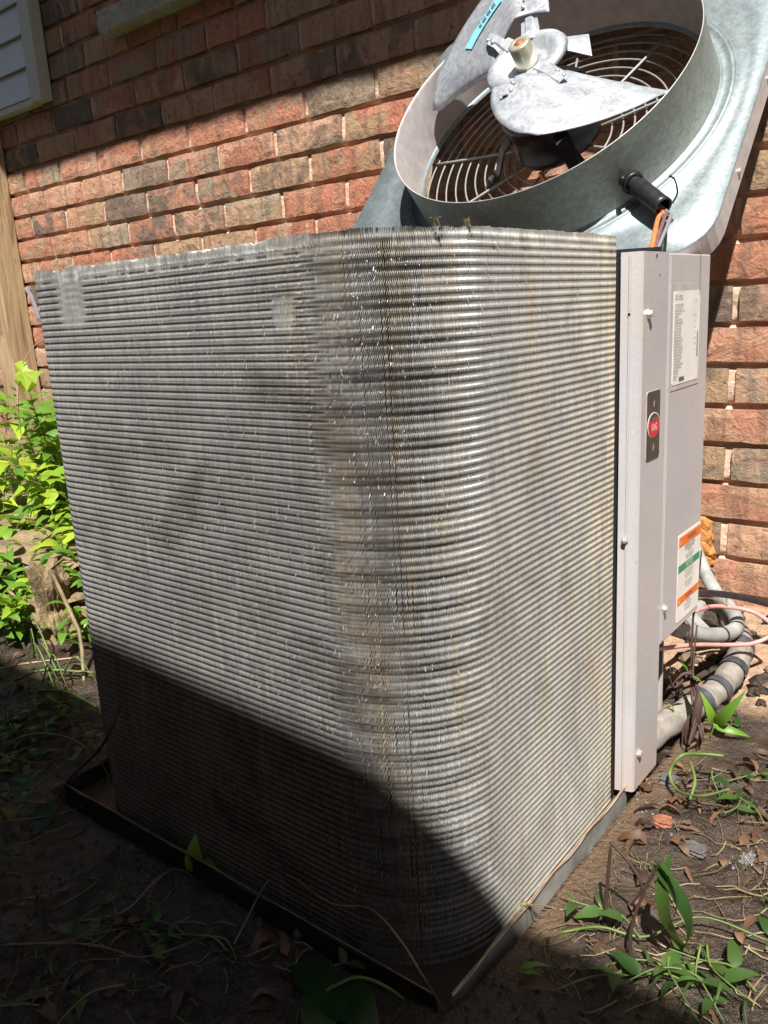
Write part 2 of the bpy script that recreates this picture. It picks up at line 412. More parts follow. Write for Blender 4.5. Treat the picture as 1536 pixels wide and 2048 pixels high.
# ---- brick wall
wall = thing('brick_wall', 'weathered red and brown brick house wall with recessed mortar behind the condenser unit', 'wall', (0, WALLY, 0))
C0, CH = 1.0915, .0677
def brick_mesh(seed, L):
    """rough split-face brick: front grid pushed about, ragged rim, square back"""
    r = np.random.RandomState(seed); nxx, nzz = 9, 5; H = .0563; D = .06
    xs = np.linspace(-L/2, L/2, nxx); zs = np.linspace(-H/2, H/2, nzz); V = []; Fc = []
    for i, x in enumerate(xs):
        for j, z in enumerate(zs):
            edge = (i in (0, nxx-1))+(j in (0, nzz-1))
            y = -.0085+r.uniform(-.0006, .0006)+(.0010*edge+r.uniform(0, .0022)*(r.rand() < .5) if edge else 0)+.0008*math.sin(i*.9+seed)+(.0012 if (i+seed) % 4 == 0 and r.rand() < .5 else 0)
            V.append((x*(1-.010*(edge > 0)*r.rand())+(r.uniform(-.0015, .0015) if 0 < i < nxx-1 else 0), y, z+(r.uniform(-.0014, .0012) if edge else r.uniform(-.001, .001))))
    for i in range(nxx-1):
        for j in range(nzz-1):
            a = i*nzz+j; Fc.append((a, a+nzz, a+nzz+1, a+1))
    rim = [i*nzz for i in range(nxx)]+[(nxx-1)*nzz+j for j in range(1, nzz)]+[i*nzz+nzz-1 for i in range(nxx-2, -1, -1)]+[j for j in range(nzz-2, 0, -1)]
    b0 = len(V)
    for k in rim: V.append((V[k][0]*.997, D, V[k][2]))
    n = len(rim)
    for k in range(n): Fc.append((rim[(k+1) % n], rim[k], b0+k, b0+(k+1) % n))
    me = bpy.data.meshes.new('brick'); me.from_pydata(V, [], Fc); me.materials.append(M['brick']); me.update(); return me
BL = .192
protos = [brick_mesh(i, BL) for i in range(14)]
stuffb = MB()
def in_view(x, z):
    d = np.array([x, WALLY, z])-CAM; zz = d@F
    if zz < .05: return False
    u = 768+FPX*(d@Rt)/zz; v = 1024-FPX*(d@Up)/zz
    return -70 < u < 1606 and -50 < v < 1330
joints = {}
nb = 0
for c in range(-22, 19):              # course c lies just below bed line c
    zb = C0-c*CH+CH*0
    zc = C0-(c+1)*CH+CH/2+.0025
    ph = .0 if c % 2 == 0 else .5
    js = []
    for n in range(-14, 15):
        k = n+ph; j = -.794+(k*.2017 if k < 0 else k*.2069)
        js.append(j+rng.uniform(-.004, .004))
    for a, b in zip(js[:-1], js[1:]):
        if b < -3.0 or a > 1.6: continue
        if zc > 2.62 or zc < -.12: continue
        xc = (a+b)/2; wdt = b-a-.0125
        inv = in_view(xc, zc) or in_view(a, zc) or in_view(b, zc)
        # hidden behind the unit: keep cheap
        hid = (-.56 < xc < -.10 and zc < .60)
        if inv and not hid and nb < 300:
            o = link('brick', protos[rng.randrange(14)], wall); nb += 1
            o.location = (xc, rng.uniform(-.0016, .0012), zc+rng.uniform(-.001, .001))
            o.rotation_euler = (rng.uniform(-.012, .012), rng.uniform(-.007, .007), rng.uniform(-.008, .008))
            o.scale = (wdt/BL, 1, 1)
        else:
            stuffb.box((xc-wdt/2, -.0075, zc-.0285), (xc+wdt/2, .05, zc+.0285))
sb = stuffb.obj('brick', M['brick'], wall); sb['kind'] = 'stuff'
# mortar: rough recessed sheet, vertical joints nearly flush with light smears
mx = np.arange(-3.1, 1.7, .012); mz = np.arange(-.15, 2.65, .0045)
MX, MZ = np.meshgrid(mx, mz, indexing='ij')
kz = (MZ-C0-.0025)/CH; kz = (kz-np.round(kz))*CH
MYY = -.0005+.0040*fbm(MX, MZ, 40, 3)+.0085*np.exp(-(kz/.0055)**2)
idx = np.arange(MX.size).reshape(MX.shape)
q = np.stack([idx[:-1, :-1], idx[1:, :-1], idx[1:, 1:], idx[:-1, 1:]], -1).reshape(-1, 4)
me = bpy.data.meshes.new('mortar'); fast_mesh(me, np.stack([MX, MYY, MZ], -1).reshape(-1, 3), q, M['mortar'], True)
link('mortar', me, wall)
# stone window sill
so = MB(); so.box((-1.655, .938-WALLY, 1.338), (-.35, .04, 1.390)); so = so.obj('window_sill', M['sill'], wall); bevel(so, .003, 2)
so['label'] = 'pale chipped stone window ledge'
# masonry behind the bricks (solid house)
hb = MB(); hb.box((-3.1, .02, -.2), (1.7, .25, 2.66)); hb.obj('wall_core', M['dark'], wall)

# ---- eave above the frame (its shadow lies along the top of the wall)
ev = thing('roof_eave', 'white boxed roof eave overhanging the brick wall above the picture', 'eave', (0, WALLY, 2.6))
EO = .85; EZ = 1.093+1.753*EO-2.6
b = MB(); b.box((-4.5, -EO, EZ), (4, .3, EZ+.02)); b.obj('soffit', M['trim'], ev)
b = MB(); b.box((-4.5, -EO-.02, EZ+.001), (4, -EO-.0005, EZ+.16)); b.obj('fascia', M['trim'], ev)
b = MB(); b.add([(-4.5, -EO-.05, EZ+.165), (4, -EO-.05, EZ+.165), (4, 2.2, EZ+1.5), (-4.5, 2.2, EZ+1.5)], [(0, 1, 2, 3)]); b.obj('roof', M['slate'], ev)

# ---- unseen board fence added behind the camera, top edge fitted to shade the foreground
fe = thing('added_shade_fence', 'tall weathered wooden board fence, unseen, added behind the camera to shade the foreground', 'fence', (0, -1.15, 0))
ftop = lambda x: 2.289-.083*x
x = -3.6
bp = None
while x < 4.2:
    z1 = ftop(x+.07); z0 = -.02
    b = MB(); b.add([(x, 0, z0), (x+.138, 0, z0), (x+.138, -.018, z0), (x, -.018, z0), (x, 0, ftop(x)), (x+.138, 0, ftop(x+.138)), (x+.138, -.018, ftop(x+.138)), (x, -.018, ftop(x))],
                    [(0, 3, 2, 1), (4, 5, 6, 7), (0, 1, 5, 4), (1, 2, 6, 5), (2, 3, 7, 6), (3, 0, 4, 7)])
    b.obj('board', M['fence'], fe); x += .1405
b = MB()
b.add([(-3.7, .02, ftop(-3.7)-.06), (4.3, .02, ftop(4.3)-.06), (4.3, -.05, ftop(4.3)-.06), (-3.7, -.05, ftop(-3.7)-.06), (-3.7, .02, ftop(-3.7)+.0), (4.3, .02, ftop(4.3)), (4.3, -.05, ftop(4.3)), (-3.7, -.05, ftop(-3.7))],
      [(0, 3, 2, 1), (4, 5, 6, 7), (0, 1, 5, 4), (1, 2, 6, 5), (2, 3, 7, 6), (3, 0, 4, 7)])
b.obj('cap_rail', M['fence'], fe)

# ---- siding and wooden post, left
sd = thing('siding_panel', 'pale vinyl clapboard siding with corner trim at the top left', 'siding', (-2.03, .955, 1.25))
for k in range(10):
    z0 = 1.262+.083*k-1.25
    b = MB(); b.add([(-1.6, -.008, z0), (0, -.008, z0), (0, .0, z0), (-1.6, .0, z0), (-1.6, .006, z0+.085), (0, .006, z0+.085), (0, .014, z0+.085), (-1.6, .014, z0+.085)],
                    [(0, 3, 2, 1), (4, 5, 6, 7), (0, 1, 5, 4), (1, 2, 6, 5), (2, 3, 7, 6), (3, 0, 4, 7)])
    b.obj('siding_board', M['siding'], sd)
b = MB(); b.box((0.0005, -.012, -.004), (.056, .026, .90)); o = b.obj('corner_trim', M['trim'], sd); bevel(o, .0015, 1)
b = MB(); b.box((-1.6, -.004, -.006), (0, .026, .010)); b.obj('starter_strip', M['trim'], sd)

po = MB(); po.box((-.046, -.042, 0), (.046, .041, 1.225)); po = po.obj('wooden_post', M['wood']); bevel(po, .004, 2)
po.location = (-2.344, .944, 0); setp(po, 'weathered square pine post standing against the brick wall at the left edge', 'post')

# ================================================================== CONDENSER UNIT
unit = thing('condenser_unit', 'opened air conditioner condenser with bare finned coil, base pan and beige electrical covers', 'air conditioner', (-.3, .3, 0))
uo = Vector((-.3, .3, 0))
def part(b, name, mat, parent=None, smooth=False):
    parent = parent or unit
    base = uo if parent is unit or parent.parent is unit else Vector((0, 0, 0))
    if parent is not unit and parent.parent is unit: base = Vector((0, 0, 0)); off = uo
    o = b.obj(name, mat, parent, smooth); o.data.transform(Matrix.Translation(-uo)); return o

# base pan and rails
M['rail_d'] = simple('shaded_muddy_rail', (.045, .042, .038), .5, .2, .5, 30)  # darker rail copy: mud, with the front and left shade painted in
b = MB(); b.box((-.598, .002, -.004), (-.002, .598, .014)); part(b, 'base_pan', M['pan'])
def rail(p0, p1, nrm, h=.035):
    p0 = np.array([*p0, 0.]); p1 = np.array([*p1, 0.]); d = (p1-p0); n = np.array([*nrm, 0.])
    b = MB(); pr = [(0, -.006), (.0018, -.006), (.0018, h-.004), (.0045, h), (.003, h+.0012), (0, h-.002)]
    N = 14; vs = []; fs = []
    for i in range(N+1):
        q = p0+d*i/N+n*(.0012*math.sin(i*1.7))
        for a, z in pr: vs.append(q+n*a+np.array([0, 0, z+.0012*math.sin(i*2.3+a*900)]))
    k = len(pr)
    for i in range(N):
        for j in range(k): fs.append((i*k+j, i*k+(j+1) % k, (i+1)*k+(j+1) % k, (i+1)*k+j))
    b.add(vs, fs); return b
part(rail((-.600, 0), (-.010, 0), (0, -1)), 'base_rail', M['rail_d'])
part(rail((0, .006), (0, .392), (1, 0)), 'base_rail', M['rail'])
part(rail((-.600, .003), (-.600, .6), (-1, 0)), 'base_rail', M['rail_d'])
b = MB(); b.tube([(0.0036, .01, .0368), (.0036, .2, .0372), (.0036, .39, .0368)], .0007, 5); part(b, 'rusty_edge', M['rust'])
b = MB(); b.tube([(-.598, -.0036, .0368), (-.3, -.0036, .0372), (-.012, -.0036, .0368)], .0005, 5); part(b, 'rusty_edge', M['rust'])
b = MB(); b.tube([(-.585+.016*math.cos(t), .05+.016*math.sin(t), .009) for t in np.linspace(0, 3.6, 10)], .0012, 5); part(b, 'wire_ring', M['dark'])

# ---- coil path
H = .670
PITCHF = .00150
def coil_path():
    P = []; ds = PITCHF
    def seg(a, b):
        a = np.array(a); b = np.array(b); L = np.linalg.norm(b-a); n = int(L/ds); t = (b-a)/L
        for i in range(n): P.append((a+t*i*ds, t))
    def arc(c, r, a0, a1):
        n = int(abs(a1-a0)*r/ds)
        for i in range(n):
            a = a0+(a1-a0)*i/n; P.append((np.array([c[0]+r*math.cos(a), c[1]+r*math.sin(a)]), np.array([-math.sin(a), math.cos(a)])))
    xL, xR, yF, r1, r2 = -.540, -.0125, .013, .045, .105
    seg((xL, .56), (xL, yF+r1)); arc((xL+r1, yF+r1), r1, math.pi, 1.5*math.pi)
    seg((xL+r1, yF), (xR-r2, yF)); arc((xR-r2, yF+r2), r2, 1.5*math.pi, 2*math.pi); seg((xR, yF+r2), (xR, .3765))
    return P
P = coil_path(); nf = len(P)
pos = np.array([p for p, t in P]); tan = np.array([t for p, t in P]); nor = np.stack([tan[:, 1], -tan[:, 0]], -1)
tt = np.arange(nf)*PITCHF
per = .0069; z0, z1 = .015, H
zs = []
z = z0
while z < z1: zs.append(z); z += per/4
zs = np.array(zs+[z1]); nz = len(zs)
T_, Z_ = np.meshgrid(tt, zs, indexing='ij')
ph = (Z_-z0)/per
ph = ph - .0*T_
tri = 2*np.abs(2*(ph-np.floor(ph+.5)))-1        # triangle wave -1..1
lat = .00118*tri
jit = nr.randn(nf)*.00013
lat = lat+jit[:, None]+.00040*vn(T_*600, Z_*45)
# damage: combed and flattened patches
dm = np.clip(fbm(T_, Z_, 16, 3)-.42, 0, 1)*2.2
dm = np.minimum(dm, 1)
lat = lat+dm*.0022*vn(T_*260, Z_*70)
dep = .0003*np.cos(2*math.pi*ph)-.0006*dm+.0016*fbm(T_, Z_, 7, 2)*.6
# front-left patch where the fins were mashed
s0 = .56-.058+.045*1.57
def patch(tc, zc, wt, wz): return np.exp(-(np.abs((T_-tc)/wt)**4+np.abs((Z_-zc)/wz)**4))
fx = lambda x: s0+(x+.495)
pt = patch(fx(-.445), .645, .022, .030)+.7*patch(fx(-.14), .615, .012, .012)
lat = lat*(1-pt)+pt*(.0012*vn(T_*130, Z_*30)); dep = dep-.0016*pt
# crushed top rim
top = np.clip((Z_-(H-.016))/.016, 0, 1)
lat = lat*(1-.8*top)+top*.0046*vn(T_*160, Z_*50)+top*.0026*vn(T_*420+9, Z_*60)
dep = dep+top*.0024*vn(T_*110+3, Z_*60)-.0012*top**3
zt = H+.0022*fbm(tt, tt*0+2, 30, 3)+.0016*vn(tt*500, tt*0+.5)
ZZ = Z_.copy(); ZZ[:, -1] = np.maximum(zt, H-.004)
x0 = pos[:, 0][:, None]; y0 = pos[:, 1][:, None]
def vert(depth, l):
    return np.stack([x0+nor[:, 0][:, None]*depth+tan[:, 0][:, None]*l, y0+nor[:, 1][:, None]*depth+tan[:, 1][:, None]*l, ZZ], -1)
corner = np.exp(-((tt-(s0+.452))/.062)**4)[:, None]
cb = np.clip((tt-(s0+.36))/.17, 0, 1)[:, None]; cb = cb*cb*(3-2*cb)
wa = wb = .00008+(.00022+.00010*vn(tt*700, tt*0+4)[:, None])*corner
brk = np.clip((vn(T_*700, Z_*16)-.30)*9, 0, 1)*(.5+.5*np.sign(fbm(T_, Z_, 9, 2)+.1))
lat = lat+brk*.0007*np.sign(vn(T_*90, Z_*3))
band = np.exp(-((tt-(s0+.405))/.030)**4)[:, None]*np.clip(.55+1.2*fbm(T_*.5, Z_, 20, 3), 0, 1)
lat = lat-corner*.45*.00118*tri+corner*.00075*vn(T_*667, Z_*28)*np.clip(.4+2*fbm(T_, Z_, 11, 2), 0, 1)+band*(.0012*vn(T_*480, Z_*130)+.0004*np.sin(2*math.pi*Z_/.0276+T_*40))
dep = dep+corner*(.0009*np.cos(2*math.pi*(Z_-z0)/.0276)+.0006*np.cos(2*math.pi*ph))
dep = dep-band*.0012*np.clip(np.sin(2*math.pi*Z_/.0276)+.5*vn(T_*300, Z_*90), 0, 1)
Va = vert(-.007+0*dep, lat-wa); Vd = vert(-.007+0*dep, lat+wb); Vb = vert(dep, lat-wa); Vc = vert(dep, lat+wb)
V = np.stack([Va, Vb, Vc, Vd], 2).reshape(-1, 3)
ii, jj = np.meshgrid(np.arange(nf), np.arange(nz-1), indexing='ij'); base = (ii*nz+jj)*4; up = base+4
Q = np.concatenate([np.stack([base, base+1, up+1, up], -1).reshape(-1, 4), np.stack([base+1, base+2, up+2, up+1], -1).reshape(-1, 4), np.stack([base+2, base+3, up+3, up+2], -1).reshape(-1, 4)])
me = bpy.data.meshes.new('coil_fins'); fast_mesh(me, V-np.array([-.3, .3, 0]), Q, M['fin'])
cf = link('coil_fins', me, unit); cf['kind'] = 'stuff'
# core with tube collars behind the fins
step = 8; ps = pos[::step]; ns = nor[::step]; zk = np.arange(z0, H-.004, .0276/8)
vs = []
for p, n_ in zip(ps, ns):
    for z in zk:
        k = ((z-z0)/.0276) % 1; dpt = -.0070+.0040*max(0, math.cos((k-.5)*math.pi*2))**.7 if abs(k-.5) < .25 else -.0070
        vs.append((p[0]+n_[0]*dpt, p[1]+n_[1]*dpt, z))
vs = np.array(vs); a = np.arange(len(ps)*len(zk)).reshape(len(ps), len(zk))
Q = np.stack([a[:-1, :-1], a[1:, :-1], a[1:, 1:], a[:-1, 1:]], -1).reshape(-1, 4)
me = bpy.data.meshes.new('shaded_coil_core'); fast_mesh(me, vs-np.array([-.3, .3, 0]), Q, M['backing'], True); link('shaded_coil_core', me, unit)
# pale flakes: bent tips and droplets in the fins, their glints painted
n = 26000; ti = nr.randint(int(.42/PITCHF), nf, n); zz = z0+nr.rand(n)**1.0*(H-z0-.01)
keep = (fbm(ti*PITCHF*1.0, zz, 14, 3)+.35*nr.rand(n)) > .10; ti = ti[keep]; zz = zz[keep]; n = len(ti)
V = []; Qs = []
for k in range(n):
    p = pos[ti[k]]; nn_ = nor[ti[k]]; t_ = tan[ti[k]]
    c = np.array([p[0]+nn_[0]*.0006, p[1]+nn_[1]*.0006, zz[k]]); s_ = .00008+.00011*nr.rand()**2; hgt = s_*(1.5+12*nr.rand()**3)
    a_ = np.array([t_[0], t_[1], nr.uniform(-.3, .3)])*s_; u_ = np.array([nn_[0]*nr.uniform(-.6, .6), nn_[1]*nr.uniform(-.6, .6), 1])*hgt
    V += [c-a_-u_, c+a_-u_, c+a_+u_, c-a_+u_]; Qs.append([4*k, 4*k+1, 4*k+2, 4*k+3])
me = bpy.data.meshes.new('bent_tip_glints'); fast_mesh(me, np.array(V)-np.array([-.3, .3, 0]), np.array(Qs), M['tip']); bt = link('bent_tip_glints', me, unit); bt['kind'] = 'stuff'
# rear and inner sheet metal
b = MB(); b.box((-.555, .562, .006), (-.02, .566, .655)); part(b, 'rear_panel', M['paint'])
b = MB(); b.box((-.0455, .384, .006), (-.043, .60, .640)); part(b, 'inner_partition', M['dark'])
b = MB(); b.box((-.020, .3775, .02), (-.0115, .3815, .655)); part(b, 'coil_end_plate', M['dark'])
# lint and dead grass on the coil rim
for (u, v) in ((872, 444), (934, 446)):
    c = at(u, v, 2, H+.002)
    b = MB()
    for k in range(9):
        e = c+np.array([rng.uniform(-.004, .004), rng.uniform(-.003, .003), rng.uniform(.001, .004)])
        b.tube([c+np.array([rng.uniform(-.004, .004), 0, -.003]), (c+e)/2+np.array([0, 0, .002]), e], .0003, 3)
    part(b, 'lint_tuft', M['stem_y'])

# ---- service post (corner cover)
ZT, ZB = .6535, .0285
b = MB(); pr = [(-.0095, .3795), (.0098, .3855), (.0115, .3885), (.0115, .4605), (.0095, .4605), (.0095, .390), (.0085, .3878), (-.0095, .3820)]
b.prism([(x, y) for x, y in pr], ZB, ZT, lambda x, y, h: (x, y, h)); pst = part(b, 'corner_cover', M['paint'])
b = MB(); b.prism([(-.0012, .3803), (.0008, .3807), (.0008, .3818), (-.0012, .3815)], ZB+.002, ZT-.002, lambda x, y, h: (x, y, h)); part(b, 'pressed_rib', M['paint'], pst)
def hexscrew(c, ax, r=.0042, nm='screw'):
    ax = np.array(ax, float); ax /= np.linalg.norm(ax); a = np.cross(ax, [0, 0, 1.]); a /= np.linalg.norm(a); u = np.cross(ax, a); b = MB(); c = np.array(c)
    T = lambda x, y, h: c+a*x+u*y+ax*h
    b.lathe([(.001, .0), (r*1.35, 0), (r*1.35, .001), (r, .0012), (r*.95, .0045), (r*.5, .0052), (.0001, .005)], T, 6); return part(b, nm, M['screw'], pst)
for (u, v) in ((1297, 628), (1276, 1506), (1327, 1217)):
    c = at(u, v, 0, .0118); hexscrew(c, (1, 0, 0))
c = at(1250, 1081, 1, .381); hexscrew(c-np.array([0, .0005, 0]), (.1, -1, 0), .003)
def hole(u, v, ax, val, r):
    c = at(u, v, ax, val); b = MB()
    T = (lambda x, y, h: c+np.array([h, x, y])) if ax == 0 else (lambda x, y, h: c+np.array([x, -h, y]))
    b.lathe([(.0001, 0), (r, 0), (r*.9, .0003), (.0001, .0003)], T, 10); part(b, 'screw_hole', M['dark'], pst)
hole(1258, 629, 1, .3805, .0016); hole(1314, 511, 0, .0118, .0018); hole(1320, 550, 0, .0118, .0009)
# open electrical compartment at the head of the post
b = MB(); b.box((-.036, .392, .62), (.008, .452, .6485)); part(b, 'electrical_cavity', M['dark'])
b = MB(); b.add([(-.026, .400, .6495), (.006, .450, .6495), (.006, .452, .6595), (-.026, .402, .6580), (-.0245, .3985, .6495), (.0075, .4485, .6495), (.0075, .4505, .6595), (-.0245, .4005, .6580)], [(0, 1, 2, 3), (7, 6, 5, 4), (3, 2, 6, 7), (0, 3, 7, 4), (1, 5, 6, 2)]); part(b, 'black_gasket', M['rubber'])
for i, (m_, dx) in enumerate((('orange', 0), ('brownw', .006), ('greyw', .011))):
    e = at(1298+i*7, 492, 1, .447)
    b = MB(); b.tube(spline([e, e+np.array([-.015, -.022, -.008]), e+np.array([-.03, -.045, -.014])], 5), .0019, 6)
# badge with crown and oval emblem
def onface(u, v, off=.0123): return at(u, v, 0, off)
FX = lambda off: (lambda x, y, h: (off+h, x, y))
def rrect(y0, z0, y1, z1, r, n=4):
    P_ = []
    for cx, cy, a in ((y1-r, z0+r, -90), (y1-r, z1-r, 0), (y0+r, z1-r, 90), (y0+r, z0+r, 180)):
        for k in range(n+1): t = rad(a+90*k/n); P_.append((cx+r*math.cos(t), cy+r*math.sin(t)))
    return P_
pa = onface(1295, 786); pb = onface(1320, 778); pc = onface(1292, 924); pd = onface(1318, 910)
by0, by1, bz0, bz1 = (pa[1]+pc[1])/2, (pb[1]+pd[1])/2, (pc[2]+pd[2])/2, (pa[2]+pb[2])/2
b = MB(); b.prism(rrect(by0-.0006, bz0-.0006, by1+.0006, bz1+.0006, .004), .0, .0006, FX(.0116)); bdg = part(b, 'brand_badge', M['lav'], pst)
b = MB(); b.prism(rrect(by0, bz0, by1, bz1, .0035), .0006, .001, FX(.0116)); bp_ = part(b, 'badge_face', M['plate'], pst)
bcy, bcz = (by0+by1)/2, (bz0+bz1)/2; bw = by1-by0
def ell(cy, cz, a, b_, n=28, t0=0, t1=2*math.pi): return [(cy+a*math.cos(t), cz+b_*math.sin(t)) for t in np.linspace(t0, t1, n, endpoint=(t1-t0 < 6.2))]
ec = onface(1306, 850)[2]; ea = bw*.475; eb = .0142
b = MB(); b.prism(ell(bcy, ec, ea, eb), .001, .0013, FX(.0116)); part(b, 'emblem', M['white'], pst)
b = MB(); b.prism(ell(bcy, ec, ea*.9, eb*.92), .0013, .0016, FX(.0116)); part(b, 'emblem', M['plate'], pst)
b = MB(); b.prism(ell(bcy, ec, ea*.9, eb*.92, 20, math.pi-.38, 2*math.pi+.38), .0016, .0019, FX(.0116)); part(b, 'emblem', M['red'], pst)
def text_mesh(lines, mat, name, parent, off):
    """lines: (string, y, z, size, xscale, align, shear)"""
    acc_v = []; acc_f = []
    for s_, y, z, size, xs, al in lines:
        cu = bpy.data.curves.new('t', 'FONT'); cu.body = s_; cu.size = 1; cu.align_x = al; cu.align_y = 'CENTER'; cu.resolution_u = 2
        ob = bpy.data.objects.new('t', cu); sc.collection.objects.link(ob)
        bpy.context.view_layer.update(); dg = bpy.context.evaluated_depsgraph_get()
        m_ = bpy.data.meshes.new_from_object(ob.evaluated_get(dg)); o_ = len(acc_v)
        acc_v += [(off, y+v.co.x*size*xs, z+v.co.y*size) for v in m_.vertices]
        acc_f += [tuple(i+o_ for i in p.vertices) for p in m_.polygons]
        bpy.data.objects.remove(ob); bpy.data.curves.remove(cu); bpy.data.meshes.remove(m_)
    b = MB(); b.add(acc_v, acc_f); return part(b, name, mat, parent)
text_mesh([('WEATHER', bcy, ec+eb*.50, .0042, .70, 'CENTER')], M['silver'], 'lettering', pst, .0138)
text_mesh([('KING', bcy, ec-eb*.18, .0115, .62, 'CENTER')], M['white'], 'lettering', pst, .0138)
for (u, v) in ((1307, 805), (1305, 893)):
    cz = onface(u, v)[2]; s_ = .0052
    cr = [(-.55, -.9), (.55, -.9), (.9, .55), (.45, .0), (.25, .9), (0, .15), (-.25, .9), (-.45, 0), (-.9, .55)]
    b = MB(); b.add([(.0116+.00125, bcy+x*s_*.5, cz+y*s_) for x, y in cr], [(0, 1, 2, 3), (0, 3, 4, 5), (0, 5, 6, 7), (0, 7, 8, 0)[:3]]); part(b, 'crown_mark', M['silver'], pst)

# ---- control box cover
BY0, BY1, BZ0, BZ1 = .4625, .603, .1905, .6525
b = MB(); b.box((-.085, BY0, BZ0), (.0112, BY1, BZ1)); bx = part(b, 'control_box_cover', M['paint']); bevel(bx, .0015, 2)
b = MB(); b.box((.0113, BY0+.004, BZ0+.004), (.0121, BY0+.010, BZ1-.004)); part(b, 'edge_bead', M['paint'], bx)
b = MB(); b.box((-.002, .4607, ZB+.16), (.010, .4622, ZT-.004)); part(b, 'cover_seam', M['dark'], bx)
pa = onface(1342, 560); pb = onface(1405, 574); pc = onface(1336, 788); 
ny0 = onface(1341, 600)[1]; ny1 = onface(1404, 600)[1]; nz1 = (pa[2]+pb[2])/2; nz0 = onface(1342, 783)[2]
b = MB(); b.prism(rrect(ny0, nz0, ny1, nz1, .004), .0, .0005, FX(.0113)); part(b, 'plate_recess', M['lav'], bx)
ly0, ly1, lz0, lz1 = ny0+.012, ny1-.006, nz0+.006, nz1-.008
b = MB(); b.prism(rrect(ly0, lz0, ly1, lz1, .003), .0005, .0009, FX(.0113)); part(b, 'rating_label', M['white'], bx)
lines = []; rows = ['MOD. NO.  13AJN36A01', 'SERIAL NO.  7512 M450809', '', 'OUTDOOR USE  EXTERIEUR', 'VOLTS    208/230   PHASE 1   HZ 60', 'COMPRESSOR  COMPRESSEUR  R.L.A.  L.R.A.', 'OUTDOOR MOTOR', 'MOTEUR EXT.', 'MIN. SUPPLY CIRCUIT AMPACITY', 'COURANT ADMISSIBLE MIN.', 'MAX. FUSE OR CKT. BRK. SIZE', 'CAL. MAX. DE FUSIBLE', 'MIN. FUSE OR CKT. BRK. SIZE', 'CAL. MIN. DE FUSIBLE', 'DESIGN PRESSURE HIGH', 'PRESSION NOMINALE HAUTE', 'DESIGN PRESSURE LOW', 'PRESSION NOMINALE BASSE', 'OUTDOOR UNIT FACTORY CHARGE', 'CHARGE USINE UNITE EXTERIEURE', 'TOTAL SYSTEM CHARGE', 'CHARGE TOTALE DU SYST.', '   SEE INSTRUCTIONS INSIDE', 'ADD CHARGE PER INSTALLATION GUIDE', 'FACTORY CHARGED R22', 'USINE CHARGE', 'FORT SMITH AR', 'MADE IN USA', 'PAT. PEND.']
lh = (lz1-lz0-.008)/len(rows)
for i, s_ in enumerate(rows):
    if s_: lines.append((s_, ly0+.003, lz1-.005-i*lh, lh*1.0, .50 if len(s_) > 24 else .66, 'LEFT'))
for i, s_ in ((2, '12/2009'), (7, '1/5  H.P.  1.2'), (9, '23   A'), (11, '40   A'), (13, '30   A'), (15, '300 PSIG'), (17, '150 PSIG'), (19, '104 oz')):
    lines.append((s_, ly1-.016, lz1-.005-i*lh, lh*.88, .62, 'CENTER'))
text_mesh(lines, M['ink'], 'lettering', bx, .01255)
b = MB()
for k in range(16):
    y = ly0+.022+k*.0011; b.box((.0125, y, lz0+.003), (.0126, y+.0006, lz0+.008))
for k in range(30):
    z = lz0+.028+k*.0010; b.box((.0125, ly1-.0085, z), (.0126, ly1-.0045, z+.0005))
for k in range(46):
    z = lz0+.10+k*.0014; b.box((.0125, ly1-.0038, z), (.0126, ly1-.0026, z+.0009+.0004*(k % 3 == 0)))
part(b, 'barcode', M['ink'], bx)
# warning label
wy0 = onface(1357, 1120)[1]; wy1 = min(onface(1400, 1120)[1], BY1-.001); wz1 = (onface(1359, 1075)[2]+onface(1399, 1042)[2])/2; wz0 = (onface(1352, 1246)[2]+onface(1390, 1218)[2])/2
b = MB(); b.prism(rrect(wy0, wz0, wy1, wz1, .003), 0, .0005, FX(.0113)); part(b, 'warning_label', M['white'], bx)
hw = wz1-wz0
def band(f0, f1, m_): b = MB(); b.box((.0118, wy0+.002, wz1-hw*f1), (.0122, wy1-.0015, wz1-hw*f0)); part(b, 'warning_band', M[m_], bx)
band(.03, .135, 'lor'); band(.345, .425, 'lgr'); band(.715, .80, 'lor')
wc = (wy0+wy1)/2; zl = lambda f: wz1-hw*f
text_mesh([('WARNING', wc+.006, zl(.083), hw*.085, .72, 'CENTER'), ('WARNING', wc+.002, zl(.757), hw*.07, .72, 'CENTER')], M['ink'], 'lettering', bx, .0124)
text_mesh([('NOTICE', wc, zl(.385), hw*.085, .72, 'CENTER')], M['white'], 'lettering', bx, .0124)
L_ = [('HAZARDOUS VOLTAGE', wc, zl(.165), hw*.05, .62, 'CENTER'), ('CAN CAUSE SEVERE INJURY', wc, zl(.20), hw*.042, .6, 'CENTER'), ('OR DEATH', wc, zl(.235), hw*.042, .6, 'CENTER')]
for k, s_ in enumerate(('Disconnect all electrical power before', 'removing panel or servicing equipment', 'FAILURE TO DO SO MAY')): L_.append((s_, wc, zl(.27+.024*k), hw*.028, .6, 'CENTER'))
for k in range(9): L_.append((('This unit must be installed by a qualified', 'technician using approved methods. Read', 'the instructions before starting work and', 'keep them with the unit for later use.', '', 'Refer to the installation manual for', 'further information and safety rules', 'before charging the system.', '')[k], wc, zl(.45+.027*k), hw*.027, .6, 'CENTER'))
for k in range(5): L_.append((('AVERTISSEMENT', 'Bare electrical conductors. Turn off', 'all power and wait five minutes', 'before opening this cover.', '')[k], wc, zl(.825+.03*k), hw*.030, .6, 'CENTER'))
text_mesh([l for l in L_ if l[0]], M['ink'], 'lettering', bx, .0121)
